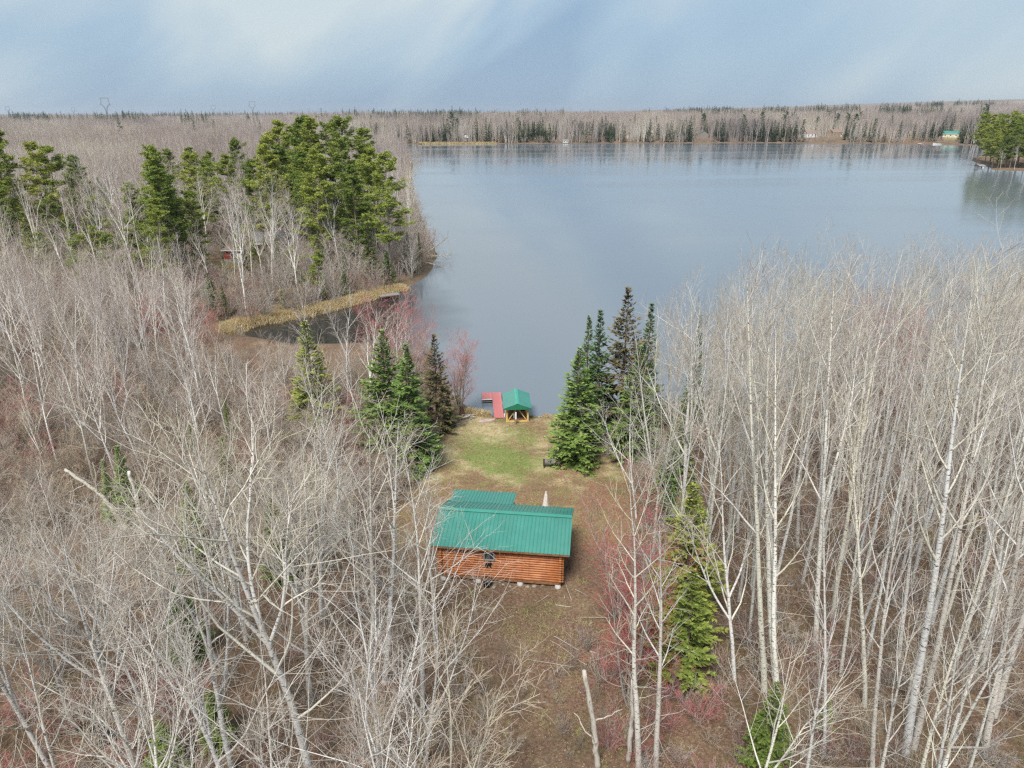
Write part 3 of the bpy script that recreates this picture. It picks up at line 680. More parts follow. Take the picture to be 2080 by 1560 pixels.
    for sx in (-1, 1):
        for sg in (-1, 1):
            g = Geo(); g.prism([(sx*LR, 0, zr+0.03), (sx*LR, sg*(half+0.02), zr-1.0), (sx*LR, sg*(half+0.02), zr-1.14), (sx*LR, 0, zr-0.11)], (sx*0.03, 0, 0)); g.obj('rake_board', M_ROOFTRIM, roof)
    for sg in (-1, 1): Geo().box((0, sg*(half+0.0), zr-1.02-0.09), (2*LR-0.02, 0.03, 0.11)).obj('fascia', M_SHADEGREEN if sg > 0 else M_DECK, roof)
    # porch on the lake side, shallower roof
    px0, px1, y1, zp1 = -LR+0.02, 0.18, half+1.95, 2.36; zp0 = zr-1.02+0.015
    ps = math.atan2(zp0-zp1, y1-half); pl = math.hypot(zp0-zp1, y1-half); npp = 5; pw2 = (px1-px0)/npp
    g = Geo(); g.prism([(px0+.02, half-0.05, zp0-0.05), (px0+.02, y1-.02, zp1-0.05), (px1-.02, y1-.02, zp1-0.05), (px1-.02, half-0.05, zp0-0.05)], (0, 0, 0.035))
    pr = g.obj('porch_roof', M_DECK, root); pm2 = rib_panel('roof_panel', pw2-0.004, pl+0.06, M_ROOF)
    for i in range(npp):
        o = obj('roof_panel', pm2, None, pr, (px0+(i+0.5)*pw2, y1, zp1)); o.rotation_euler = (ps, 0, math.pi)
    for x in (px0+0.25, (px0+px1)/2, px1-0.2): Geo().box((x, y1-0.35, (zp1+0.28)/2), (0.13, 0.13, zp1-0.36)).obj('porch_post', M_LOG, root)
    Geo().box(((px0+px1)/2, y1-0.35, zp1-0.12), (px1-px0-0.15, 0.12, 0.14)).obj('porch_beam', M_LOG, root)
    for i in range(11): Geo().box(((px0+px1)/2, half-0.26+i*0.165, 0.26), (px1-px0-0.1, 0.155, 0.035)).obj('porch_plank', M_DECK, root)
    Geo().box((-2.0, Wh+0.11, 1.35), (0.92, 0.05, 1.95)).obj('door', M_DECK, root)
    return root
CABIN = build_cabin()
def cab(x, y, z=0.0):
    c, s = 0.992, -0.127
    return (-0.46+x*c-y*s, 38.82+x*s+y*c, z)

def bear():
    pts = [(-0.26, 0.03), (-0.27, 0.10), (-0.22, 0.155), (-0.10, 0.165), (0.0, 0.185), (0.08, 0.20), (0.115, 0.255), (0.15, 0.225), (0.20, 0.20), (0.235, 0.155), (0.29, 0.135), (0.285, 0.10), (0.22, 0.09), (0.17, 0.05), (0.155, -0.02),
           (0.16, -0.10), (0.20, -0.125), (0.20, -0.15), (0.10, -0.15), (0.08, -0.06), (0.03, -0.03), (-0.07, -0.03), (-0.10, -0.07), (-0.085, -0.12), (-0.05, -0.13), (-0.05, -0.15), (-0.15, -0.15), (-0.17, -0.09), (-0.20, -0.10), (-0.215, -0.15), (-0.29, -0.15), (-0.265, -0.05)]
    bm = bmesh.new(); vs = [bm.verts.new((x, 0, z)) for x, z in pts]; f = bm.faces.new(vs)
    r = bmesh.ops.extrude_face_region(bm, geom=[f]); bmesh.ops.translate(bm, vec=(0, -0.02, 0), verts=[v for v in r['geom'] if isinstance(v, bmesh.types.BMVert)])
    bmesh.ops.recalc_face_normals(bm, faces=bm.faces); bmesh.ops.triangulate(bm, faces=bm.faces)
    me = bpy.data.meshes.new('bear_ornament'); bm.to_mesh(me); bm.free()
    o = obj('bear_ornament', me, M_BLACK, None, cab(-0.68, -2.41, 1.27), math.atan2(-0.127, 0.992)); o.scale = (0.82, 1, 1.0)
    tag(o, 'black flat metal bear silhouette mounted on the log wall below the window', 'wall ornament')
bear()

def barrel():
    x, y, _ = cab(-0.735, -2.68); r = empty('burn_barrel', (x, y, 0)); r.scale = (0.87, 0.87, 0.62); tag(r, 'black steel burn barrel with rusty rim beside the cabin wall', 'barrel')
    pr = [(0.0, 0.285), (0.03, 0.29), (0.28, 0.285), (0.30, 0.297), (0.32, 0.285), (0.56, 0.285), (0.58, 0.297), (0.60, 0.285), (0.80, 0.285)]
    g = Geo(); g.tube([(0, 0, z) for z, _ in pr], [q for _, q in pr], 20, cap=False); g.obj('body', M_BLACK, r, smooth=True)
    g = Geo(); g.tube([(0, 0, 0.795), (0, 0, 0.86), (0, 0, 0.862), (0, 0, 0.80)], [0.298, 0.298, 0.268, 0.268], 20, cap=False); g.obj('rim', M_RUST, r, smooth=False)
    g = Geo(); g.tube([(0, 0, 0.80), (0, 0, 0.83)], [0.27, 0.262], 20); g.obj('lid', M_RUST, r)
barrel()

def rock(name, x, y, z, s, mat, label, cat, group=None, seed=0, flat=0.6):
    rg = np.random.default_rng(seed); bm = bmesh.new(); bmesh.ops.create_icosphere(bm, subdivisions=2, radius=1.0)
    k = rg.normal(0, 1, (4, 3))
    for v in bm.verts:
        c = np.array(v.co); d = 1+0.16*math.sin(3*c @ k[0])+0.12*math.sin(4*c @ k[1]+1); v.co = Vector(c*d*np.array([s, s*rg.uniform(0.99, 1.01)*0.8, s*flat]))
    me = bpy.data.meshes.new(name); bm.to_mesh(me); bm.free()
    return tag(obj(name, me, mat, None, (x, y, z), rg.random()*6), label, cat, group)
for i, (lx, ly, s) in enumerate([(-1.35, -2.35, .16), (-0.55, -2.3, .17), (-0.3, -2.55, .13), (-0.05, -2.3, .2), (0.2, -2.5, .12), (0.65, -2.4, .15), (1.35, -2.35, .18), (1.7, -2.45, .13), (2.1, -2.3, .2), (2.6, -2.4, .14), (-1.7, -2.45, .15), (-2.4, -2.4, .16)]):
    x, y, _ = cab(lx, ly+0.22*math.sin(i*2.3)-0.02); rock('stone', x, y, 0.02, s*(0.6+0.45*((i*7) % 5)/4), M_STONE, 'pale rounded stone lying under the edge of the cabin wall', 'stone', 'stones under the cabin', 300+i)

def umbrella():
    r = empty('patio_umbrella', (2.33, 43.5, gz(2.33, 43.5)-0.1)); tag(r, 'closed cream patio umbrella standing behind the cabin', 'umbrella')
    g = Geo(); g.tube([(0, 0, 0.05), (0, 0, 2.5)], 0.022, 8); g.obj('pole', M_WHITE, r, smooth=True)
    zz = np.linspace(0.75, 2.46, 10); rr = np.interp(zz, [0.75, 1.1, 1.9, 2.35, 2.46], [0.27, 0.25, 0.15, 0.085, 0.05]); k = 24; V = []
    for i, (z, q) in enumerate(zip(zz, rr)):
        for j in range(k): a = j*2*math.pi/k; m = q*(1+0.30*math.cos(a*8+0.3*i)); V.append((m*math.cos(a), m*math.sin(a), z))
    q = [[i*k+j, i*k+(j+1) % k, (i+1)*k+(j+1) % k, (i+1)*k+j] for i in range(9) for j in range(k)]
    obj('canopy', np_mesh('canopy', V, q, smooth=True, mat=M_CANVAS), None, r)
    g = Geo(); g.tube([(0, 0, 2.44), (0, 0, 2.50), (0, 0, 2.58)], [0.05, 0.06, 0.01], 10); g.obj('finial', M_CANVAS, r, smooth=True)
    g = Geo(); g.tube([(0, 0, 0.0), (0, 0, 0.06), (0, 0, 0.10)], [0.27, 0.26, 0.10], 16); g.obj('base', M_BLACK, r)
umbrella()

def bench():
    r = empty('garden_bench', (3.25, 52.55, gz(3.25, 52.55)), R(1)); tag(r, 'dark slatted garden bench with black metal ends on the lawn', 'bench')
    w = 1.30
    for sx in (-1, 1):
        g = Geo(); x = sx*w/2
        g.bar((x, -0.26, 0), (x, -0.20, 0.85), 0.07); g.bar((x, 0.26, 0), (x, 0.22, 0.60), 0.07); g.bar((x, -0.24, 0.60), (x, 0.25, 0.60), 0.09, 0.05); g.bar((x, -0.24, 0.36), (x, 0.24, 0.38), 0.07); g.bar((x, -0.24, 0.08), (x, 0.24, 0.08), 0.06)
        g.obj('end_frame', M_BLACK, r)
    for i in range(5): Geo().box((0, -0.18+i*0.095, 0.41), (w-0.06, 0.08, 0.03)).obj('seat_slat', M_GREYWOOD, r)
    for i in range(4): Geo().box((0, -0.245+i*0.013, 0.50+i*0.105), (w-0.06, 0.03, 0.085), rx=-0.1).obj('back_slat', M_GREYWOOD, r)
bench()

# ------------------------------------------------------------------ lakeside pavilion, dock, shore things
def pavilion():
    x0, y0 = 0.50, 62.6; gzv = -0.82; r = empty('lakeside_pavilion', (x0, y0, gzv), R(2)); tag(r, 'small yellow timber pavilion with green gable roof at the lake edge', 'pavilion')
    hw, dp, ph = 1.0, 3.0, 1.45
    for x in (-hw, hw):
        for y in (0, dp): Geo().box((x, y, ph/2-0.35), (0.15, 0.15, ph+0.7)).obj('post', M_YELLOW, r)
    for y in (0, dp): Geo().box((0, y, 0.07), (2*hw-0.15, 0.13, 0.14)).obj('sill_beam', M_YELLOW, r)
    for x in (-hw, hw): Geo().box((x, dp/2, 0.07), (0.13, dp-0.15, 0.14)).obj('sill_beam', M_YELLOW, r)
    for y in (0, dp): Geo().box((0, y, ph+0.06), (2*hw+0.3, 0.12, 0.16)).obj('tie_beam', M_YELLOW, r)
    for x in (-hw, hw): Geo().box((x, dp/2, ph+0.06), (0.12, dp-0.14, 0.15)).obj('tie_beam', M_YELLOW, r)
    for sx in (-1, 1):
        g = Geo(); g.bar((sx*(hw-0.1), 0.02, 0.16), (sx*0.06, 0.02, ph-0.06), 0.07, 0.07); g.obj('brace', M_YELLOW, r)
        g = Geo(); g.bar((sx*hw, 0.1, 0.9), (sx*hw, dp-0.1, 0.9), 0.05, 0.09); g.obj('rail', M_YELLOW, r)
    g = Geo(); g.bar((-hw, dp, 0.85), (hw, dp, 0.85), 0.05, 0.08); g.obj('rail', M_YELLOW, r)
    for i in range(5):
        x = -hw+0.33*(i+1); Geo().box((x, dp, 0.47), (0.045, 0.045, 0.72)).obj('baluster', M_YELLOW, r)
    for i in range(14): Geo().box((0, 0.16+i*0.205, 0.16), (2*hw-0.16, 0.19, 0.035)).obj('floor_plank', M_DECK, r)
    zr, ze, rw, ya, yb = ph+0.62, ph+0.12, 1.33, -0.45, dp+0.5; L = yb-ya; sl = math.atan2(zr-ze, rw); sw = math.hypot(rw, zr-ze)
    g = Geo()
    for sx in (-1, 1): P = [(0, ya, zr-.05), (sx*rw*.985, ya, ze-.05), (sx*rw*.985, yb, ze-.05), (0, yb, zr-.05)]; g.prism(P if sx > 0 else P[::-1], (0, 0, 0.035))
    rf = g.obj('roof', M_SHADEGREEN, r); npn = 4; pw = L/npn; pm = rib_panel('roof_panel', pw-0.004, sw+0.02, M_ROOF, rib=0.23, rh=0.016)
    for sx in (-1, 1):
        for i in range(npn):
            o = obj('roof_panel', pm, None, rf, (sx*(rw+0.01), ya+(i+0.5)*pw, ze)); o.rotation_euler = (sl, 0, R(90) if sx > 0 else R(-90))
    g = Geo()
    for sx in (-1, 1):
        P = [(0, ya-0.01, zr+0.03), (sx*0.17, ya-0.01, zr-0.045), (sx*0.17, yb+0.01, zr-0.045), (0, yb+0.01, zr+0.03)]; g.prism(P if sx > 0 else P[::-1], (0, 0, 0.006))
    g.obj('ridge_cap', simple('light_green_cap', (0.06, 0.34, 0.25), 0.4, 0.4, 0.1).m, rf)
    for y, s in ((ya, -1), (yb, 1)):
        g = Geo(); g.prism([(-rw, y, ze-0.01), (0, y, zr+0.0), (rw, y, ze-0.01), (rw, y, ze-0.10), (-rw, y, ze-0.10)][::-1], (0, s*0.03, 0)); g.obj('gable_panel', M_SHADEGREEN, rf)
    for sx in (-1, 1): Geo().box((sx*(rw-0.01), (ya+yb)/2, ze-0.06), (0.03, L-0.02, 0.11)).obj('fascia', M_SHADEGREEN, rf)
pavilion()
def pole_box():
    x, y = 0.33, 61.95; r = empty('utility_post', (x, y, gz(x, y)-0.1)); tag(r, 'wooden post with white outlet box in front of the pavilion', 'post')
    Geo().box((0, 0, 0.60), (0.10, 0.10, 1.4)).obj('post', M_GREYWOOD, r)
    Geo().box((0.02, -0.09, 1.02), (0.13, 0.07, 0.72)).obj('white_cover', M_WHITE, r)
    Geo().box((-0.14, -0.02, 0.98), (0.15, 0.12, 0.42)).obj('meter_box', M_STEEL, r)
pole_box()
g_ = empty('grill', (1.05, 64.0, -0.66)); tag(g_, 'small black grill standing inside the pavilion', 'grill')
Geo().tube([(0, 0, 0.42), (0, 0, 0.48), (0, 0, 0.62), (0, 0, 0.74)], [0.14, 0.24, 0.25, 0.1], 14).obj('bowl', M_BLACK, g_, smooth=True)
for a in (0, 2.1, 4.2): Geo().bar((0.08*math.cos(a), 0.08*math.sin(a), 0.45), (0.24*math.cos(a), 0.24*math.sin(a), 0.02), 0.025).obj('leg', M_BLACK, g_)

def dock():
    r = empty('red_dock', (0, 0, 0)); tag(r, 'red painted L shaped plank dock beside the pavilion', 'dock')
    zt = -0.68; a0, a1 = np.array([-1.26, 63.35]), np.array([-1.66, 70.0]); d = a1-a0; L = np.linalg.norm(d); d /= L; n = np.array([d[1], -d[0]]); rz = math.atan2(d[1], d[0])-math.pi/2
    hw = 0.47; N = 24
    g = Geo(); g.box((0, 0, 0), (2*hw, L/N-0.014, 0.045)); pm = g.mesh('plank', M_RED)
    for i in range(N):
        p = a0+d*(i+0.5)*L/N; obj('plank', pm, None, r, (p[0], p[1], zt-0.0225), rz)
    for s in (-1, 1):
        p, q = a0+n*s*(hw-0.05), a1+n*s*(hw-0.05); g = Geo(); g.bar((p[0], p[1], zt-0.12), (q[0], q[1], zt-0.12), 0.06, 0.14); g.obj('stringer', M_GREYPAINT, r)
    # outer platform on the left
    g = Geo(); g.box((0, 0, 0), (1.06, 0.262, 0.045)); pm2 = g.mesh('plank', M_RED); c = a1-n*(hw+0.545)-d*0.84
    for i in range(6):
        p = c+d*(i-2.5)*0.276; obj('plank', pm2, None, r, (p[0], p[1], zt-0.0225), rz)
    cx, cy = c-d*0.84
    Geo().box((cx, cy, zt-0.10), (1.06, 0.05, 0.10), rz).obj('skirt_board', M_WHITE, r)
    Geo().box((cx, cy, zt-0.36), (1.06, 0.05, 0.05), rz).obj('skirt_board', M_GREYPAINT, r)
    Geo().box((*(c-d*0.62), zt-0.26), (1.0, 0.30, 0.36), rz).obj('float', M_RUBBER, r)
    Geo().box((*(c+d*0.45), zt-0.26), (1.0, 0.30, 0.36), rz).obj('float', M_RUBBER, r)
    for p in (c-n*0.56-d*0.8, c-n*0.56+d*0.8, a1+n*0.5-d*0.3, a1+n*0.5-d*3.2, a0+n*0.0+d*2.0-n*0.5):
        g = Geo(); g.tube([(p[0], p[1], zt-1.4), (p[0], p[1], zt+0.30)], 0.032, 8); g.obj('pipe_leg', M_STEEL, r, smooth=True)
    for p in (a0+n*0.55+d*0.6,): Geo().box((p[0], p[1], zt-0.06), (0.1, 0.3, 0.3), rz).obj('bumper', M_WHITE, r)
dock()

def drift(name, pts, rad, mat, label, cat, group=None):
    P = np.array([(x, y, (gz(x, y) if gz(x, y) > WATER_Z else WATER_Z)+z) for x, y, z in pts]); P = np.array([np.interp(np.linspace(0, len(P)-1, 9), np.arange(len(P)), P[:, i]) for i in range(3)]).T
    P[1:-1] += np.random.default_rng(int(abs(P[0, 0]*91))).normal(0, 0.03, (7, 3)); g = Geo(); g.tube(P, np.linspace(rad, rad*0.55, 9), 7)
    return tag(g.obj(name, mat, None, smooth=True), label, cat, group)
for i, (pts, rad) in enumerate([([(-6.4, 61.9, .10), (-4.9, 62.5, .12)], .08), ([(-6.2, 61.5, .06), (-5.0, 61.9, .08)], .06), ([(-5.2, 62.9, .12), (-4.1, 63.3, .35)], .13), ([(-5.6, 62.2, .2), (-4.6, 63.6, .35)], .05), ([(-4.5, 63.9, .1), (-3.6, 63.1, .3)], .07), ([(-4.9, 63.6, .25), (-3.5, 63.9, .15)], .06), ([(-7.6, 57.6, .08), (-6.9, 56.6, .1)], .09), ([(-5.9, 62.0, .15), (-5.0, 62.9, .1)], .045)]):
    drift('driftwood_log', pts, rad, M_DRIFT, 'bleached driftwood piece heaped at the left edge of the shore lawn', 'driftwood', 'driftwood at the shore')
drift('tree_stump', [(-4.85, 64.4, -0.1), (-5.0, 64.6, 0.5), (-5.5, 65.2, 1.6)], .30, M_RUST, 'leaning reddish broken stump beside the water left of the dock', 'stump')
for i, (x, y, s) in enumerate([(-4.0, 63.2, .22), (-3.6, 63.6, .16), (-4.4, 62.7, .18), (-7.2, 57.9, .25), (2.6, 64.0, .14), (3.0, 64.1, .18), (3.5, 64.2, .13), (4.0, 64.0, .2), (2.2, 64.3, .12), (4.6, 64.1, .17), (-3.3, 64.2, .14)]):
    rock('shore_stone', x, y, gz(x, y)+0.03, s, M_STONE if i % 3 else M_RUBBER if x > 0 else M_STONE, 'rounded stone at the edge of the shore lawn', 'stone', 'stones along the lawn shore', 400+i)
bm_ = Geo(); bm_.prism([(-0.95, -0.15, 0), (-0.5, -0.38, 0), (0.1, -0.30, 0), (0.75, -0.12, 0), (0.95, 0.18, 0), (0.2, 0.30, 0), (-0.6, 0.22, 0)], (0, 0, 0.10))
tag(bm_.obj('stone_slab', simple('pink_slab', (0.40, 0.31, 0.285), .9, .2, .25, 4).m, None, (-2.45, 62.75, gz(-2.45, 62.75)-0.02), 0.3), 'flat pinkish stone slab on the shore left of the dock', 'stone slab')
def tub(x, y):
    r = empty('plastic_tub', (x, y, gz(x, y)), 0.4); tag(r, 'black plastic tub in the brush right of the lawn spruces', 'tub')
    g = Geo(); g.tube([(0, 0, 0), (0, 0, 0.05), (0, 0, 0.55)], [0.40, 0.42, 0.48], 16); g.obj('body', M_RUBBER, r, smooth=False)
    g = Geo(); g.tube([(0, 0, 0.53), (0, 0, 0.58)], [0.51, 0.51], 16); g.obj('lid', M_RUBBER, r)
tub(14.8, 56.4)
def tyre(x, y, tilt, label):
    r = empty('old_tyre', (x, y, gz(x, y)+0.14), 0.6); r.rotation_euler = (tilt, 0.1, 0.5); tag(r, label, 'tyre', 'dumped tyres in the brush')
    a = np.linspace(0, 6.2832, 25)[:-1]; b = np.linspace(0, 6.2832, 11)[:-1]; V = [((0.27+0.10*math.cos(v))*math.cos(u), (0.27+0.10*math.cos(v))*math.sin(u), 0.11*math.sin(v)) for u in a for v in b]
    q = [[i*10+j, ((i+1) % 24)*10+j, ((i+1) % 24)*10+(j+1) % 10, i*10+(j+1) % 10] for i in range(24) for j in range(10)]
    obj('tread', np_mesh('tread', V, q, smooth=True, mat=M_RUBBER), None, r)
tyre(-20.8, 26.5, 0.25, 'black tyre lying uppermost of the dumped tyres among red twigs'); tyre(-19.4, 25.4, 0.1, 'black tyre in the middle of the dumped tyres among red twigs'); tyre(-18.6, 24.8, 0.7, 'black tyre leaning lowest of the dumped tyres in the brush')
rock('boulder', -11.9, 38.3, 0.2, 0.75, M_STONE, 'pale grey boulder half hidden behind bare trees left of the cabin', 'boulder', None, 77, 0.55)

# ------------------------------------------------------------------ houses
def house(name, x, y, rz, L, Wd, hw, hr, wall, roofm, label, wins=2, found=None, over=0.4, cat='house'):
    r = empty(name, (x, y, gz(x, y)-0.1), rz); tag(r, label, cat)
    g = Geo(); g.prism([(-L/2, -Wd/2, 0), (-L/2, -Wd/2, hw), (-L/2, 0, hw+hr), (-L/2, Wd/2, hw), (-L/2, Wd/2, 0)][::-1], (L, 0, 0)); g.obj('wall', wall, r)
    sl = hr/(Wd/2); ow = Wd/2+over
    for sg in (-1, 1):
        P = [(-L/2-over, 0, hw+hr+0.05), (L/2+over, 0, hw+hr+0.05), (L/2+over, sg*ow, hw-over*sl+0.05), (-L/2-over, sg*ow, hw-over*sl+0.05)]
        g = Geo(); g.prism(P[::-sg], (0, 0, 0.12)); g.obj('roof', roofm, r)
        g = Geo(); g.box((0, sg*(ow+0.015), hw-over*sl+0.06), (L+2*over, 0.05, 0.2)); g.obj('fascia', M_WHITE, r)
    if found: Geo().box((0, 0, 0.3), (L+0.08, Wd+0.08, 0.6)).obj('foundation', found, r)
    for i in range(wins):
        wx = -L/2+L*(i+0.5)/wins
        wn = Geo().box((wx, -Wd/2-0.02, hw*0.58), (min(1.3, L/wins*0.5), 0.08, hw*0.36)).obj('window', M_WHITE, r); Geo().box((wx, -Wd/2-0.04, hw*0.58), (min(1.1, L/wins*0.42), 0.08, hw*0.29)).obj('pane', M_GLASS, wn)
    Geo().box((L*0.33, -Wd/2-0.02, hw*0.4), (0.9, 0.1, hw*0.78)).obj('door', M_WHITE if wall is not M_WHITE else M_DECK, r)
    return r
house('red_shed', -53.2, 138.5, R(-6), 4.0, 3.0, 2.3, 0.12, M_REDWALL, M_BROWNROOF, 'small dark red shed with white roof edge among birches beyond the inlet', 1, M_CONC, 0.35, 'shed')
house('grey_roofed_house', -49.5, 149.0, R(14), 6.8, 6.0, 2.4, 1.5, M_BROWNWALL, M_GREYROOF, 'house with pale grey roof half hidden by birches beyond the inlet', 3, None, 0.6)
house('white_house', 300, 758, R(8), 11, 8, 4.2, 2.4, M_WHITE, M_BROWNROOF, 'white house among spruces on the far shore', 3)
house('brown_house', 331, 772, R(14), 12, 9, 5.0, 2.6, M_BROWNWALL, M_BROWNROOF, 'brown house with tan roof right of the white house on the far shore', 3)
house('dark_gabled_house', 193, 757, R(78), 11, 9, 4.0, 3.0, M_GREYWOOD, M_GREYROOF, 'grey gabled house among bare trees left along the far shore', 2)
house('green_roofed_cottage', 433, 745, R(-22), 14, 8, 3.6, 2.4, M_CREAM, M_ROOF, 'cream cottage with green roof on the far grassy clearing', 3)
house('boathouse', 51, 708.5, R(3), 5, 4.5, 2.3, 0.7, M_CREAM, M_GREYROOF, 'white boathouse standing at the waterline of the far shore', 2, None, 0.3, 'boathouse')
house('white_shed', -43.5, 722, R(20), 4, 4, 3.0, 1.8, M_WHITE, M_WHITE, 'tiny white shed behind reeds on the far left shore', 1, None, 0.3, 'shed')
house('lakeside_hut', 243.5, 387, R(10), 3.2, 3.0, 2.0, 0.5, M_GREYWOOD, M_GREYROOF, 'small pale hut on the bank of the right hand point', 1, None, 0.25, 'hut')

def plank_dock(name, x, y, rz, L, w, mat, label, n=10, z=-0.75):
    r = empty(name, (x, y, z), rz); tag(r, label, 'dock')
    g = Geo(); g.box((0, 0, 0), (w, L/n-0.02, 0.06)); pm = g.mesh('plank', mat)
    for i in range(n): obj('plank', pm, None, r, (0, -L/2+(i+0.5)*L/n, 0))
    for sx in (-1, 1): Geo().box((sx*(w/2-0.1), 0, -0.1), (0.1, L, 0.13)).obj('stringer', mat, r)
    for sx in (-1, 1):
        for sy in (-1, 1): Geo().box((sx*(w/2-0.1), sy*(L/2-0.2), -0.6), (0.12, 0.12, 1.1)).obj('leg', mat, r)
plank_dock('grey_dock', -19.9, 113.4, R(-62), 3.4, 1.5, M_GREYWOOD, 'small weathered grey dock at the mouth of the reed inlet', 10)
plank_dock('far_dock', 358, 658, R(-20), 16, 3, M_DRIFT, 'pale dock on the far shore left of the grassy clearing', 12)
plank_dock('far_dock', 398, 636, R(-70), 16, 3, M_DRIFT, 'pale dock on the far shore right of the white boat', 12)
plank_dock('point_dock', 258, 360, R(-75), 14, 2.2, M_DRIFT, 'low pale dock below the pines of the right hand point', 12)
def boat(x, y, rz, L, label):
    r = empty('motor_boat', (x, y, WATER_Z), rz); tag(r, label, 'boat')
    n = 9; t = np.linspace(0, 1, n); hw = L*0.16*np.clip(1-(t**3), 0.02, 1); V = []
    for i in range(n):
        X = (t[i]-0.5)*L; V += [(X, -hw[i]*0.6, -0.2), (X, -hw[i], 0.75+0.3*t[i]), (X, hw[i], 0.75+0.3*t[i]), (X, hw[i]*0.6, -0.2)]
    q = [[i*4+j, (i+1)*4+j, (i+1)*4+j+1, i*4+j+1] for i in range(n-1) for j in range(3)]+[[0, 1, 2, 3]]
    obj('hull', np_mesh('hull', V, q, smooth=False, mat=M_WHITE), None, r)
    Geo().box((L*0.05, 0, 1.05), (L*0.04, L*0.24, 0.5)).obj('windscreen', M_GLASS, r); Geo().box((-L*0.48, 0, 0.6), (L*0.06, 0.5, 0.9)).obj('outboard', M_BLACK, r)
boat(370, 653, R(160), 6.5, 'white motor boat moored in front of the far grassy clearing')

# ------------------------------------------------------------------ power line towers on the horizon
def tower_mesh(H):
    g = Geo(); w = H*0.014
    def b(p, q, k=1.0): g.bar(p, q, w*k)
    z1, z2 = H*0.55, H
    for sx in (-1, 1):
        for sy in (-1, 1):
            b((sx*H*0.055, sy*H*0.05, 0), (sx*H*0.018, sy*H*0.02, z1*0.72)); b((sx*H*0.018, sy*H*0.02, z1*0.72), (sx*H*0.05, sy*H*0.02, z1))
        for k in range(6):
            za, zb = z1*0.12*k, z1*0.12*(k+1); xa = H*(0.055-0.037*za/(z1*.72)); xb = H*(0.055-0.037*zb/(z1*.72)); b((sx*xa, 0, za), (-sx*xb, 0, zb), 0.6)
        b((sx*H*0.05, 0, z1), (sx*H*0.205, 0, z1*1.30), 1.3); b((sx*H*0.02, 0, z1*0.98), (sx*H*0.17, 0, z1*1.34), 1.0)
        b((sx*H*0.205, 0, z1*1.30), (sx*H*0.165, 0, H*0.86), 1.3); b((sx*H*0.165, 0, H*0.86), (sx*H*0.175, 0, H*0.985), 1.3)
        b((sx*H*0.205, 0, z1*1.30), (sx*H*0.27, 0, z1*1.27), 1.1); b((sx*H*0.175, 0, H*0.985), (sx*H*0.215, 0, H*0.96), 1.0)
        b((sx*H*0.175, 0, H*0.985), (0, 0, H), 1.2); b((sx*H*0.16, 0, H*0.94), (0, 0, H*0.955), 0.8)
        for t in (0.2, 0.4, 0.6, 0.8): b((sx*H*0.175*t, 0, H*(0.955+0.03*(1-t))), (sx*H*0.175*(t-.1), 0, H*0.95), 0.6)
    return g
TW = [(-1185, 2240, 64, 'tallest lattice power tower on the horizon, left of centre of the forest'), (-1010, 2990, 60, 'lattice power tower above the forest right of the paler small one'), (-1330, 3420, 50, 'small lattice power tower between the two tall ones on the horizon'),
      (-2170, 3300, 46, 'faint lattice power tower at the left end of the horizon'), (-2060, 3600, 42, 'faint lattice power tower left of the tallest tower'), (-1880, 3800, 34, 'faint low lattice power tower just right of the tallest tower'), (-1110, 4200, 36, 'faint far lattice power tower left of its twin above the pines'), (-1055, 4200, 36, 'faint far lattice power tower right of its twin above the pines')]
TOPS = []
for x, y, H, lab in TW:
    r = empty('power_tower', (x, y, gz(x, y)), 0.0); tag(r, lab, 'power tower', 'power towers on the horizon'); z = gz(x, y)
    tower_mesh(H).obj('lattice', M_STEEL, r); TOPS.append((x, y, z+H*0.70, H))
def wire(a, b, off):
    t = np.linspace(0, 1, 16); P = np.array([np.array([a[0]+off, a[1], a[2]])+(np.array([b[0]+off, b[1], b[2]])-np.array([a[0]+off, a[1], a[2]]))*k-np.array([0, 0, 55*k*(1-k)]) for k in t])
    g = Geo(); g.tube(P, 0.12, 4, cap=False); return g
k = 0
for a, b in ((4, 0), (0, 5), (2, 1)):
    for off in (-12, 12):
        tag(wire(TOPS[a], TOPS[b], off).obj('power_cable', M_STEEL), 'thin power cable sagging between towers on the horizon', 'cable', 'cables between the power towers')

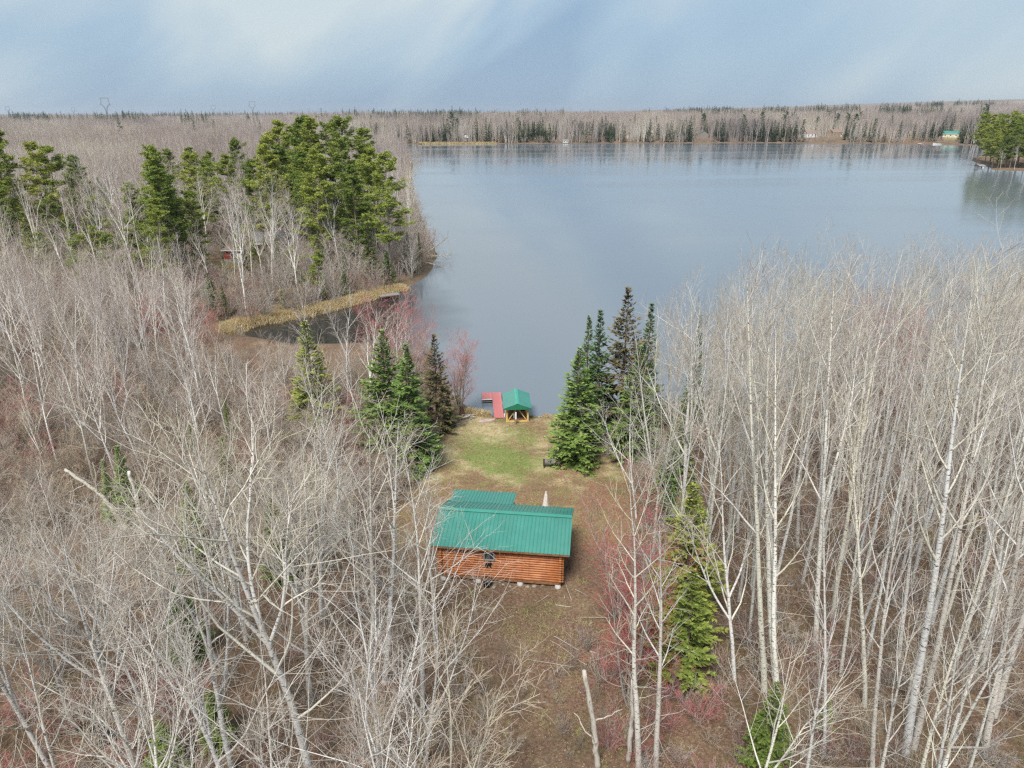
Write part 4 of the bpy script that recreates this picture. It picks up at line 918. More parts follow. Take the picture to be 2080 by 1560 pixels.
# ------------------------------------------------------------------ vegetation: hand-placed trees
rnd = random.Random(4)
FIRS = [ # key, x, y, h, wide, label
 ('fir', 5.3, 53.4, 10.1, 1.34, 'large dense green fir on the lawn behind the bench'),
 ('slimfir', 7.6, 58.6, 12.0, 1.2, 'tall pointed spruce behind the lawn fir, taller of the twin tips by the water'),
 ('slimfir', 6.7, 59.8, 11.2, 1.1, 'slim spruce against the lake, shorter of the twin tips by the water'),
 ('rustfir', 9.8, 59.0, 13.8, 1.2, 'tallest rusty brown and olive conifer right of the lawn'),
 ('fir', 10.3, 54.6, 9.9, 1.15, 'dark green fir right of the big lawn fir'),
 ('slimfir', 12.2, 61.2, 11.9, 1.15, 'narrow dark spruce rising right of the rusty conifer'),
 ('olivefir', -17.2, 57.6, 11.0, 1.4, 'yellowish green fir standing alone left of the lawn'),
 ('fir', -10.4, 54.2, 11.3, 1.28, 'dark green fir left of its twin on the lawn edge'),
 ('fir', -8.2, 52.6, 10.6, 1.26, 'dark green fir right of its twin on the lawn edge'),
 ('rustfir', -6.9, 60.2, 9.4, 1.2, 'rusty red fir by the shore left of the dock'),
 ('slimfir', -5.9, 61.2, 3.6, 1.5, 'small bright green fir at the foot of the rusty shore fir'),
 ('slimfir', -26.9, 43.9, 6.0, 1.5, 'small slender fir beside the broken white birch'),
 ('slimfir', -28.1, 43.7, 5.0, 1.2, 'smallest thin fir touching the slender fir by the broken birch'),
 ('slimfir', -24.9, 57.3, 4.4, 0.9, 'thin short spruce alone in the brown thicket'),
 ('slimfir', -26.0, 52.5, 3.6, 1.0, 'small bluish spruce half hidden in the brown thicket'),
 ('olivefir', 9.2, 31.6, 9.4, 1.35, 'bright green fir among pale trunks right of the cabin'),
 ('olivefir', 8.7, 28.6, 6.6, 1.4, 'bright green fir low between twin pale stems right of the cabin path'),
 ('olivefir', 9.9, 35.0, 8.4, 1.2, 'small olive fir behind the bright green firs right of the cabin'),
 ('olivefir', 11.2, 23.6, 4.6, 1.4, 'small green fir at the bottom edge among white trunks'),
 ('olivefir', 14.6, 25.6, 1.9, 1.2, 'knee high fir seedling between white trunks'),
 ('slimfir', 11.6, 47.5, 6.5, 1.1, 'shaded fir behind pale trunks at the right lawn edge'),
 ('slimfir', 13.5, 51.5, 6.9, 1.1, 'shaded dark fir deep in the right stand near the tub'),
 ('fir', 10.9, 43.5, 3.4, 1.2, 'low green fir at the right edge of the yard'),
 ('slimfir', 17.2, 62.5, 10.4, 0.8, 'thin spruce tip showing above the aspens near the lake'),
 ('slimfir', 20.0, 61.0, 8.8, 0.8, 'shorter spruce tip among the aspens near the lake'),
 ('olivefir', -13.5, 24.8, 3.2, 1.5, 'low spreading olive fir under the left foreground trees'),
 ('fir', -15.2, 23.4, 2.8, 1.6, 'low spreading fir at the bottom left under bare trees'),
 ('fir', -14.2, 36.8, 6.0, 1.0, 'green fir hidden behind bare crowns left of the cabin'),
 ('olivefir', -19.5, 37.5, 6.6, 1.1, 'olive fir hidden behind bare crowns further left of the cabin'),
 ('fir', -17.0, 30.0, 5.0, 1.2, 'dark fir under the left foreground crowns'),
 ('fir', -21.5, 47.8, 4.6, 1.1, 'small fir in the thicket behind the left foreground trees'),
]
for i, (k, x, y, h, wd, lab) in enumerate(FIRS):
    plant(k, x, y, h, lab, 'fir tree' if 'spruce' not in lab else 'spruce tree', name='fir_tree', rng=rnd, wide=wd, idx=i)
PINES = [('pine', -51.4, 168, 24.9, 'left outermost pine of the tall lakeside pine group'), ('pine', -43.5, 157, 25.6, 'broad bright pine in the tall lakeside group, second from its left end'), ('pine', -40.2, 152, 25.3, 'full pine in the middle left of the tall lakeside group'),
  ('pine', -33.8, 147, 25.7, 'narrow topped pine in the middle of the tall lakeside group'), ('pine', -29.6, 153, 23.8, 'sparse pine with bare trunk right in the tall lakeside group'), ('pine', -21.6, 126, 20.8, 'leaning water-edge pine with separated plumes at the right end of the group'),
  ('pine', -34.5, 128, 20.4, 'lower pine in front of the tall lakeside group'), ('pine', -27.8, 131, 18.5, 'lower pine in front right of the tall lakeside group'), ('pine', -47, 150, 20.5, 'dark pine at the front left of the tall lakeside group'), ('pine', -39, 140, 19.5, 'short pine in the middle front of the lakeside group'),
  ('pine', -57.3, 119, 21.5, 'tall dark pine with rounded top left of the birches'), ('pine', -66.5, 153, 19.0, 'wind-bent pine right of the rounded dark pine'), ('pine', -54.5, 112, 14.5, 'lower green pine in front of the rounded dark pine'), ('pine', -58.8, 124, 17.5, 'pine leaning behind the rounded dark pine'),
  ('pine', -106.5, 152, 25.8, 'big pine cut by the left edge of the picture'), ('pine', -103.5, 146, 20.5, 'full pine right of the big one at the left edge'), ('pine', -109, 141, 19, 'lower pine in front of the big one at the left edge'), ('pine', -98, 140, 14.5, 'low pine branching right below the left edge pines'), ('pine', -111, 160, 24, 'tall pine behind the big one at the left edge'), ('pine', -101, 158, 21, 'green pine filling between the left edge pines'), ('pine', -106, 136, 15, 'lowest pine of the left edge group'), ('pine', -55, 116, 18.5, 'pine crowded right against the rounded dark pine'), ('pine', -62.5, 121, 16, 'pine crowded left against the rounded dark pine'), ('pine', -37, 158, 24.5, 'pine at the back of the tall lakeside group'), ('pine', -26, 140, 21, 'pine between the sparse one and the water-edge pine'), ('pine', -46.5, 162, 23.5, 'pine at the back left of the tall lakeside group'), ('bushpine', -103.6, 169, 19.4, 'slim yellowish pine standing alone near the left edge'),
  ('bushpine', -30.4, 110.2, 7.6, 'small bright green pine above the reed bank'), ('bushpine', -66.2, 110.8, 9.2, 'bushy green pine in the left thicket'), ('bushpine', -63.8, 104.5, 7.4, 'bushy low pine at the foot of the left thicket pine'), ('bushpine', -78, 118, 8.5, 'bushy pine among birches far left'), ('bushpine', -88, 120, 10, 'bushy pine left of its neighbour among the far left birches'), ('bushpine', -96, 118, 9, 'low bushy pine nearest the left edge among birches'), ('bushpine', -83, 108, 7.5, 'small bushy pine in front of the far left birches'), ('pine', -60, 127, 19.5, 'pine standing behind the rounded dark pine'), ('pine', -53, 122, 14.5, 'lower pine right behind the rounded dark pine'), ('pine', -113, 148, 22, 'outermost pine half outside the left edge'), ('pine', -48, 172, 24, 'rearmost pine of the tall lakeside group')]
for i, (k, x, y, h, lab) in enumerate(PINES): plant(k, x, y, h, lab, 'pine tree', name='pine_tree', rng=rnd, idx=i)
for i, (k, x, y, h, wd, lab) in enumerate([('fir', -21.0, 119.5, 6.2, 1.3, 'round green fir at the water edge by the grey dock'), ('olivefir', -24.8, 124.5, 11.2, .9, 'light green fir below the lakeside pines'), ('slimfir', -28.5, 121, 7.0, 1, 'slim fir right of the small bright pine'), ('fir', -27.0, 113.5, 4.6, 1.1, 'dark small fir between the bright pine and the dock'),
   ('olivefir', -34.4, 104.6, 3.6, 1.1, 'low yellowish fir at the back of the reed bank'), ('olivefir', -41.5, 100.5, 4.4, 1.2, 'low grey-green fir at the left end of the reed bank'), ('fir', -37.5, 121, 5, 1.1, 'small fir below the middle birches'), ('fir', -44, 133, 6, 1, 'small fir between the red shed and the pines'), ('fir', -19.0, 131.0, 7.4, 1.1, 'dark fir behind the leaning water-edge pine'),
   ('slimfir', -17.8, 138, 6.2, 1.1, 'small fir at the far tip of the pine shore')]):
    plant(k, x, y, h, lab, 'fir tree', name='fir_tree', rng=rnd, wide=wd, idx=i)
# foreground and yard deciduous trees
HERO = [ # key,x,y,h,leanx(deg),leany,wide,label,name
 ('aspen', 17.6, 24.0, 21.6, -3, 0, 1.0, 'thick white double-stemmed aspen at the bottom right', 'aspen_tree'),
 ('aspen', 18.1, 24.25, 20.6, -1, 1, 1.0, 'second stem of the thick white aspen pair at the bottom right', 'aspen_tree'),
 ('aspen', 12.6, 27.9, 21.0, -5, 0, 1.0, 'tall straight white aspen, left one of three before the right stand', 'aspen_tree'),
 ('aspen', 13.3, 28.3, 20.0, -3, 0, 0.9, 'tall straight white aspen, right beside the left one of three', 'aspen_tree'),
 ('aspen', 12.3, 24.7, 19.6, -5, 0, 0.9, 'slender white aspen nearest the bottom green fir', 'aspen_tree'),
 ('aspen', 21.0, 23.8, 19.0, -3, 0, 1.0, 'white dark-marked aspen at the bottom right corner', 'aspen_tree'),
 ('aspen', 23.0, 26.2, 20.0, -2, 0, 1.0, 'white aspen cut by the right edge of the picture', 'aspen_tree'),
 ('aspen', 5.5, 23.2, 13.8, -2, 0, 1.25, 'pale slender stem left of its twin below the cabin path', 'aspen_tree'),
 ('aspen', 6.3, 23.4, 12.4, 1, 0, 1.25, 'pale slender stem right of its twin below the cabin path', 'aspen_tree'),
 ('spread', 11.3, 28.6, 13.4, -8, 0, 1.0, 'crooked white aspen bending toward the cabin', 'aspen_tree'),
 ('aspen', 16.2, 30.7, 20.0, -3, 0, 1.0, 'straight white aspen in the second row of the right stand', 'aspen_tree'),
 ('spread', 11.6, 36.0, 17.6, -3, 0, 0.9, 'forked pale aspen at the left front of the right stand', 'aspen_tree'),
 ('spread', 8.8, 44.0, 9.6, -6, 0, 1.0, 'small pale aspen reaching over the right lawn edge', 'aspen_tree'),
 ('spread', 12.5, 45.5, 15.5, -3, 0, 1.15, 'wide crowned pale aspen right of the lawn', 'aspen_tree'),
 ('spread', 9.6, 20.6, 9.2, 2, 0, 1.1, 'bushy white young aspen at the bottom right of the path', 'aspen_tree'),
 ('spread', -8.6, 22.5, 17.4, -2, 0, 1.1, 'big white forked aspen in the left foreground', 'aspen_tree'),
 ('spread', -12.4, 23.4, 14.2, -5, 0, 1.15, 'white aspen leaning left in the left foreground', 'aspen_tree'),
 ('spread', -16.7, 23.4, 13.4, -2, 0, 1.1, 'white aspen near the bottom left with a single bole', 'aspen_tree'),
 ('spread', -19.6, 22.6, 13.0, -3, 0, 1.1, 'white aspen at the bottom left corner', 'aspen_tree'),
 ('spread', -3.9, 23.6, 10.2, 3, 0, 1.0, 'white vase-shaped aspen below the left end of the cabin', 'aspen_tree'),
 ('aspen', -7.3, 28.0, 15.0, 0, 0, 1.35, 'tall grey-white aspen left of its twin beside the cabin', 'aspen_tree'),
 ('aspen', -6.5, 28.3, 14.2, 3, 0, 1.35, 'tall grey-white aspen right of its twin beside the cabin', 'aspen_tree'),
 ('spread', -14.6, 31.5, 13.2, -3, 0, 1.1, 'spreading pale aspen behind the left foreground trees', 'aspen_tree'),
 ('spread', -10.8, 33.0, 13.4, 0, 0, 1.2, 'dense pale crowned aspen left of the cabin roof', 'aspen_tree'),
 ('spread', -11.5, 16.5, 12.0, 0, 0, 1.0, 'low white crown at the bottom edge left of centre', 'aspen_tree'),
 ('maple', -2.6, 19.2, 10.4, 0, 0, 1.1, 'low many-stemmed grey crown at the bottom centre', 'maple_tree'),
 ('maple', -5.0, 17.6, 10.2, 0, 0, 1.1, 'low many-stemmed grey crown left of the bottom centre', 'maple_tree'),
 ('redmaple', 6.2, 30.8, 9.8, -3, 0, 1.15, 'red budded maple touching the right end of the cabin roof', 'maple_tree'),
 ('redmaple', 5.6, 27.0, 9.4, -4, 0, 1.0, 'grey stemmed maple with red buds right of the cabin path', 'maple_tree'),
 ('redmaple', -14.2, 74.5, 10.8, 6, 0, 1.2, 'crimson budded maple over the dark inlet water', 'maple_tree'),
 ('redmaple', -10.8, 72.0, 9.4, 4, 0, 1.1, 'crimson budded maple right of the brightest one by the inlet', 'maple_tree'),
 ('redmaple', -5.2, 64.6, 8.6, 3, 0, 1.15, 'pink tinged maple at the shore left of the red dock', 'maple_tree'),
 ('redmaple', -35.5, 78, 7.5, 0, 0, 1.2, 'red budded maple at the inner end of the inlet', 'maple_tree'),
 ('redmaple', -38.5, 87.5, 5.5, 0, 0, 1.2, 'low red budded maple at the reed tip', 'maple_tree'),
 ('redmaple', -41.5, 80.5, 8.0, 0, 0, 1.2, 'red twigged maple in the thicket left of the inlet', 'maple_tree'),
 ('birch', -18.8, 63.5, 11.2, 1, 0, 1.15, 'pale birch behind the yellowish fir', 'birch_tree'),
 ('birch', -16.0, 64.5, 11.0, -1, 0, 1.2, 'pale birch between the yellowish fir and the dark twins', 'birch_tree'),
 ('birch', -13.6, 63.0, 10.6, 2, 0, 1.2, 'pale many-branched birch left of the dark twin firs', 'birch_tree'),
 ('birch', -11.2, 66.0, 9.8, 1, 0, 1.2, 'thin pale birch behind the dark twin firs', 'birch_tree'),
 ('birch', -53.5, 74.5, 13.2, -3, 0, 1.2, 'bright white birch in the brown thicket at the left', 'birch_tree'),
 ('birch', -60.3, 113.5, 17.8, 0, 0, 1.3, 'tall white birch with drooping crown and dark-ringed trunk', 'birch_tree'),
 ('birch', -25.5, 53.5, 11.8, -7, 0, 1.15, 'leaning white birch clump above the thin short spruce', 'birch_tree'),
 ('birch', -23.6, 54.2, 10.6, -3, 0, 1.1, 'white birch right beside the leaning clump', 'birch_tree'),
 ('birch', -30.5, 49.0, 10.2, -6, 0, 1.1, 'white birch leaning left in the middle of the thicket', 'birch_tree'),
 ('birch', -27.8, 48.2, 7.0, -6, 0, 1.1, 'thin white birch between the leaning birch and the small firs', 'birch_tree'),
]
for i, (k, x, y, h, lx, ly, wd, lab, nm) in enumerate(HERO):
    plant(k, x, y, h, lab, nm.replace('_', ' '), name=nm, rng=rnd, wide=wd, lean=(R(-ly), R(lx)), idx=i)

def snag(name, x, y, pts, rad, label, mat=M_SNAG, limbs=()):
    r = empty(name, (x, y, gz(x, y)-0.1)); tag(r, label, 'dead tree'); rg = np.random.default_rng(int(abs(x*10)))
    P = np.array(pts, float); t = np.linspace(0, len(P)-1, 14); P = np.stack([np.interp(t, np.arange(len(P)), P[:, i]) for i in range(3)], -1); P[1:-1] += rg.normal(0, rad*0.15, (12, 3))
    g = Geo(); g.tube(P, np.linspace(rad, rad*0.62, 14)*(1+0.08*rg.normal(0, 1, 14)), 9); g.obj('trunk', mat, r, smooth=True)
    for a, b, q in limbs:
        Q = np.linspace(a, b, 7); Q[1:-1] += rg.normal(0, 0.06, (5, 3)); g = Geo(); g.tube(Q, np.linspace(q, q*0.35, 7), 6); g.obj('limb', mat, r, smooth=True)
snag('dead_birch', -26.6, 42.6, [(0, 0, 0), (-0.6, 0.1, 1.4), (-1.6, 0.3, 3.0), (-2.9, 0.4, 4.1), (-3.7, 0.5, 4.7)], 0.15, 'broken white birch trunk bending left above the thicket', M_SNAG, [((-1.6, .3, 3.0), (-1.5, .2, 5.4), .07), ((-2.4, .3, 3.7), (-3.6, 0, 3.1), .05)])
snag('dead_birch', -25.8, 42.9, [(0, 0, 0), (0.05, 0.05, 2.5), (-0.1, 0.1, 4.6)], 0.16, 'short upright broken birch stub beside the small firs', M_BIRCH)
snag('dead_snag', 3.7, 23.2, [(0, 0, 0), (-0.25, 0.1, 2.4), (-0.75, 0.2, 5.3)], 0.14, 'grey topless trunk leaning beside the path at the bottom', M_SNAG, [((-.1, 0, 1.4), (-1.1, .2, 3.0), .05), ((-.3, .1, 2.6), (0.9, 0, 3.4), .04)])
snag('dead_snag', 5.1, 23.6, [(0, 0, 0), (0.05, 0.1, 2.4), (-0.05, 0.1, 4.6)], 0.12, 'second grey topless trunk right of the leaning one', M_SNAG)
def fallen(x, y, az, L, label, z0=0.3, el=14):
    r = empty('fallen_tree', (x, y, z0+WATER_Z)); tag(r, label, 'fallen tree', None); rg = np.random.default_rng(int(abs(x*7+y)))
    d = np.array([math.cos(az)*math.cos(R(el)), math.sin(az)*math.cos(R(el)), math.sin(R(el))]); pts = grow(np.zeros((1, 3)), d[None], np.array([L]), 9, 0.04, -0.01, rg); rad = taper(np.array([0.16]), np.array([0.04]), 9)
    V, q = tubes(pts, rad, 7); g = Geo(); g.add(V, q); g.obj('trunk', M_SNAG, r, smooth=True)
    P, D, ts, rr, bi = spawn(pts, rad, 16, 0.35, 1.0, 30, 65, rg); p1 = grow(P, D, rg.uniform(0.8, 2.2, 16), 5, 0.12, 0.03, rg); V, q = tubes(p1, taper(np.full(16, .03), np.full(16, .01), 5), 4); c = Geo(); c.add(V, q, None, .4)
    P, D, ts, rr, bi = spawn(p1, taper(np.full(16, .03), np.full(16, .01), 5), 5, 0.3, 1, 25, 60, rg); p2 = grow(P, D, rg.uniform(0.3, 0.9, len(P)), 3, 0.12, 0.02, rg); V, q = tubes(p2, taper(np.full(len(P), .012), np.full(len(P), .008), 3), 3); c.add(V, q, None, .8)
    c.obj('branches', M_SNAG, r, smooth=True)
fallen(-17.5, 150, R(-35), 6.6, 'white dead birch leaning out over the lake from the pine shore', 0.7, 32)
fallen(-17.2, 146, R(-12), 5.0, 'dark fallen tree lying low over the water by the pine shore', 0.5, 4)
fallen(-16.8, 139, R(-25), 4.6, 'grey fallen tree drooping into the water before the pine shore', 0.6, -4)
fallen(-68, 498, R(-10), 9, 'bare white fallen tree at the tip of the far left point', 1.0, 20)

# ------------------------------------------------------------------ vegetation: scattered stands
def visible(x, y, z, m=1.12):
    dp = y*math.cos(R(20.91))+(CAM_H-z)*math.sin(R(20.91))
    return dp > 1 and abs(x) < 0.717*m*dp+2.0
def keepout(x, y, r=1.0):
    if abs(x-cab(0, 0)[0]) < 5.4+r and 34.2-r < y < 45+r: return True
    xl = np.interp(y, [8, 20, 30, 36, 44, 52, 58, 62, 70], [0.7, 0.3, -1.8, -7.5, -8.4, -7.6, -6.2, -4.6, -4])
    xr = np.interp(y, [8, 20, 30, 36, 44, 50, 56, 62, 70], [2.2, 2.7, 4.0, 6.0, 9.0, 9.5, 7.2, 6.0, 5.5])
    return xl-r*0.6 < x < xr+r*0.6
GRID = {}
def free(x, y, d, reg='t'):
    c = 3.0; i, j = int(math.floor(x/c)), int(math.floor(y/c)); k = int(d//c)+1
    for a in range(i-k, i+k+1):
        for b in range(j-k, j+k+1):
            for (px, py) in GRID.get((reg, a, b), ()):
                if (px-x)**2+(py-y)**2 < d*d: return False
    return True
def put(x, y, reg='t'): GRID.setdefault((reg, int(math.floor(x/3.0)), int(math.floor(y/3.0))), []).append((x, y))
for x, y in PLACED: put(x, y)
def ld(x, y): return float(lake_dist(np.array([x]), np.array([y]))[0])
def scatter(n, box, dmin, fn, shore=1.5, tries=40, keep=0.8, reg='t', test=None):
    c = 0; x0, x1, y0, y1 = box
    for _ in range(n*tries):
        if c >= n: break
        x, y = rnd.uniform(x0, x1), rnd.uniform(y0, y1)
        if keepout(x, y, keep) or (test and not test(x, y)) or not visible(x, y, 8) or not free(x, y, dmin, reg): continue
        if ld(x, y) < shore: continue
        put(x, y, reg); fn(x, y); c += 1
    return c
def which(x, y, h, key, lean, xs, ys, xn, yn, hs):
    form = {'aspen': 'straight', 'spread': 'spreading', 'birch': 'slim', 'maple': 'many-stemmed', 'redmaple': 'red-budded', 'alder': 'bushy'}[key]
    size = 'short' if h < hs[0] else 'tall' if h > hs[1] else 'medium'
    ln = 'left-leaning' if lean < -0.03 else 'right-leaning' if lean > 0.045 else 'upright'
    return size, form, ln, xn[sum(x > v for v in xs)], yn[sum(y > v for v in ys)]
G1 = 'aspens of the dense right stand'
def fA(x, y):
    h = rnd.uniform(15.5, 20.5)*np.interp(x-0.25*(y-40), [5, 12, 20, 60], [0.62, 0.82, 0.95, 1.0])*np.interp(y, [10, 20, 30, 55, 70], [0.62, 0.8, 1.0, 0.94, 0.82])
    k = 'aspen' if rnd.random() < 0.88 else 'spread'
    ln = rnd.gauss(-0.035, .03); h *= 0.95; a, b, c, d, e = which(x, y, h, k, ln+0.04, (16, 28), (28, 42, 55), ('nearest the yard', 'in its middle', 'toward the right edge'), ('front', 'second', 'third', 'lake-side'), (13.5, 17))
    plant(k, x, y, h, '%s %s %s aspen, %s row of right stand, %s' % (a, c, b, e, d), 'aspen tree', G1, 'aspen_tree', rnd, wide=rnd.uniform(0.72, 1.0), lean=(rnd.gauss(0, .03), ln))
nA = scatter(215, (8.5, 62, 17, 70), 1.55, fA, 2.0, test=lambda x, y: x > 8.2+0.12*max(0, y-40) and (y > 33 or x > 11.5) and visible(x, y, 10, 1.05))
nM = scatter(22, (12, 60, 40, 72), 2.0, lambda x, y: plant('redmaple' if rnd.random() < .5 else 'maple', x, y, rnd.uniform(9, 13), 'pinkish brown maple among the aspens near the right shore', 'maple tree', 'maples of the right shore', 'maple_tree', rnd), 1.5)
G2 = 'bare aspens left of the cabin'
def fB(x, y):
    h = min(rnd.uniform(11.5, 15.5)*np.interp(y, [8, 16, 24], [0.62, 0.78, 0.95]), 27-np.interp(x, [-30, -16, -10], [0.60, 0.55, 0.48])*y-rnd.random()*2)
    if h < 4: return
    k = 'spread' if rnd.random() < .75 else 'aspen'; ln = rnd.gauss(-.02, .04); a, b, c, d, e = which(x, y, h, k, ln, (-18, -9), (18, 27), ('near the left edge', 'midway', 'close to the cabin path'), ('bottom edge', 'middle row', 'back row'), (9, 12))
    plant(k, x, y, h, '%s %s %s pale aspen left of the cabin, %s, %s' % (a, c, b, e, d), 'aspen tree', G2, 'aspen_tree', rnd, wide=rnd.uniform(.95, 1.25), lean=(rnd.gauss(0, .03), ln))
nB = scatter(46, (-34, -2.5, 9, 38), 2.6, fB, 3, keep=1.5)
def fBm(x, y):
    h = min(rnd.uniform(5.5, 9), 27-0.54*y-rnd.random()) if y < 41 else 5; a, b, c, d, e = which(x, y, h, 'maple', 0, (-18, -9), (18, 27, 36), ('near the left edge', 'midway', 'close to the cabin'), ('at the bottom edge', 'in the middle row', 'in the back row', 'behind the back row'), (5.8, 7.2))
    plant('maple', x, y, h, '%s grey many-stemmed maple left of the cabin, %s, %s' % (a, e, d), 'maple tree', 'grey maples left of the cabin', 'maple_tree', rnd, wide=1.1)
nBm = scatter(20, (-36, -2.5, 10, 46), 2.4, fBm, 3, keep=1.6)
def low(x, y, h): return min(h, max(2.2, 26.2-0.30*y)) if (y > 48 and -0.44 < x/y < -0.13) else h
INL = lambda x, y: not (-47 < x < -11 and 74 < y < 97) and not (-32 < x < -23.5 and 36.5 < y < 45.5) and not (-27.5 < x < -22.5 and 51 < y < 58)
def fC(x, y):
    h = rnd.uniform(6.5, 10.5)+(2.5 if y > 62 and x < -32 else 0); h = low(x, y, h); k = 'birch' if rnd.random() < .72 else 'maple'; a, b, c, d, e = which(x, y, h, k, 0, (-55, -35, -20), (50, 64, 80), ('at the left edge', 'left of middle', 'right of middle', 'by the lawn firs'), ('in its front rows', 'in its middle', 'behind its middle', 'near the inlet'), (8, 9.6))
    plant(k, x, y, h, '%s %s bare tree in the left thicket, %s, %s' % (a, b, e, d), 'bare tree', 'slim trees of the left thicket', 'thicket_tree', rnd, wide=1.15, lean=(rnd.gauss(0, .05), rnd.gauss(-.03, .06)))
nC = scatter(84, (-78, -12, 40, 94), 2.7, fC, 2.0, keep=2.5, test=INL)
def fC2(x, y): plant('redshrub', x, y, low(x, y, rnd.uniform(3, 5)), 'red twigged shrub in the brown thicket at the left', 'shrub', 'red shrubs of the thicket', 'red_shrub', rnd, wide=1.2)
nC2 = scatter(40, (-78, -8, 40, 96), 2.0, fC2, 0.5, keep=2.0, test=INL)
nC2 += scatter(16, (-24, -15, 18, 28), 1.2, lambda x, y: plant('redshrub', x, y, rnd.uniform(1.6, 2.8), 'low red twigged shrub around the dumped tyres', 'shrub', 'red shrubs by the tyres', 'red_shrub', rnd, wide=1.3), 1, reg='s')
nC2 += scatter(14, (3.5, 9, 20, 34), 1.0, lambda x, y: plant('redshrub', x, y, rnd.uniform(1.6, 3.2), 'red budded sapling beside the cabin path', 'shrub', 'red saplings right of the path', 'red_shrub', rnd, wide=1.0), 1, reg='s', keep=0.0, test=lambda x, y: x > 3.6)
def fS(x, y):
    h = low(x, y, rnd.uniform(3.0, 5.8)); a, b, c, d, e = which(x, y, h, 'alder', 0, (-55, -35, -20), (50, 64, 80), ('at the left edge', 'left of middle', 'right of middle', 'by the lawn firs'), ('in its front rows', 'in its middle', 'behind its middle', 'near the inlet'), (3.9, 4.9))
    plant('alder', x, y, h, '%s brown alder of the left thicket, %s, %s' % (a, e, d), 'shrub', 'alders of the left thicket', 'alder_shrub', rnd, wide=rnd.uniform(1.0, 1.35))
nS = scatter(290, (-84, -9, 37, 97), 1.5, fS, 0.3, keep=1.6, reg='s', test=INL)
# north of the inlet
DX, DY = ('at the left edge', 'left of the rounded pine', 'around the red shed', 'by the lakeside pines'), ('in the front row', 'behind the front row', 'midway back', 'far back')
def fD(x, y):
    h = rnd.uniform(11, 16.5); ln = rnd.gauss(-.02, .05); a, b, c, d, e = which(x, y, h, 'birch', ln, (-95, -62, -42), (115, 140, 175), DX, DY, (12.6, 14.8))
    plant('birch', x, y, h, '%s %s white birch beyond the inlet, %s, %s' % (a, c, d, e), 'birch tree', 'birches beyond the inlet', 'birch_tree', rnd, wide=rnd.uniform(.9, 1.2), lean=(rnd.gauss(0, .04), ln))
def okD(x, y): return not (-56 < x+0.2*(y-130) < -49 and 120 < y < 140)
nD = scatter(230, (-175, -16, 98, 235), 2.6, fD, 2.0, test=lambda x, y: okD(x, y) and visible(x, y, 8, 1.06) and x < -16-0.12*(y-120))
def fDm(x, y):
    h = rnd.uniform(6, 10); a, b, c, d, e = which(x, y, h, 'maple', 0, (-95, -62, -42), (115, 140, 175), DX, DY, (7.2, 8.8))
    plant('maple', x, y, h, '%s brown bare maple beyond the inlet, %s, %s' % (a, d, e), 'maple tree', 'maples beyond the inlet', 'maple_tree', rnd, wide=1.2)
nDm = scatter(110, (-150, -15.5, 97, 190), 2.2, fDm, 1.0, test=lambda x, y: okD(x, y) and visible(x, y, 8, 1.06))
nDf = scatter(38, (-150, -22, 98, 230), 5, lambda x, y: plant(rnd.choice(('olivefir', 'fir', 'bushpine')), x, y, rnd.uniform(5, 12), 'scattered green conifer in the woods beyond the inlet', 'conifer', 'scattered conifers beyond the inlet', 'conifer_tree', rnd), 2, test=okD)
def fL(x, y):
    h = rnd.uniform(9.5, 13); a, b, c, d, e = which(x, y, h, 'birch', 0, (-70, -55), (70, 84), ('at the left edge', 'left of middle', 'toward the inlet'), ('in front', 'midway', 'at the back'), (10.6, 11.9))
    plant('birch', x, y, h, '%s bright white birch above the left thicket, %s, %s' % (a, d, e), 'birch tree', 'white birches of the left thicket', 'birch_tree', rnd, wide=rnd.uniform(1.0, 1.25), lean=(rnd.gauss(0, .04), rnd.gauss(0, .05)))
nL = scatter(58, (-88, -28, 50, 98), 3.6, fL, 2, test=lambda x, y: x/y < -0.46, reg='l')
def fK(x, y):
    h = rnd.uniform(5, 13) if x < -60 else rnd.uniform(3.5, 8); k = rnd.choice(('olivefir', 'olivefir', 'fir', 'bushpine')); a, b, c, d, e = which(x, y, h, 'birch', 0, (-95, -62, -42), (115, 140), ('at the left edge', 'left of the rounded pine', 'around the red shed', 'under the lakeside pines'), ('in front', 'midway', 'at the back'), (6, 10))
    plant(k, x, y, h, '%s green %s among the left birches, %s, %s' % (a, 'pine' if k == 'bushpine' else 'fir', d, e), 'conifer', 'conifers among the left birches', 'conifer_tree', rnd)
nK = scatter(52, (-140, -26, 99, 185), 4.6, fK, 2, test=lambda x, y: okD(x, y) and visible(x, y, 8, 1.04), reg='k')
nK += scatter(16, (-135, -38, 128, 215), 6, lambda x, y: plant('pine', x, y, rnd.uniform(15, 21), 'yellow-green pine scattered between the larger pine groups on the left', 'pine tree', 'scattered pines of the left woods', 'pine_tree', rnd), 3, test=lambda x, y: okD(x, y) and visible(x, y, 8, 1.02), reg='k')
print('COUNTS', nL, nK, nA, nM, nB, nBm, nC, nC2, nS, nD, nDm, nDf)

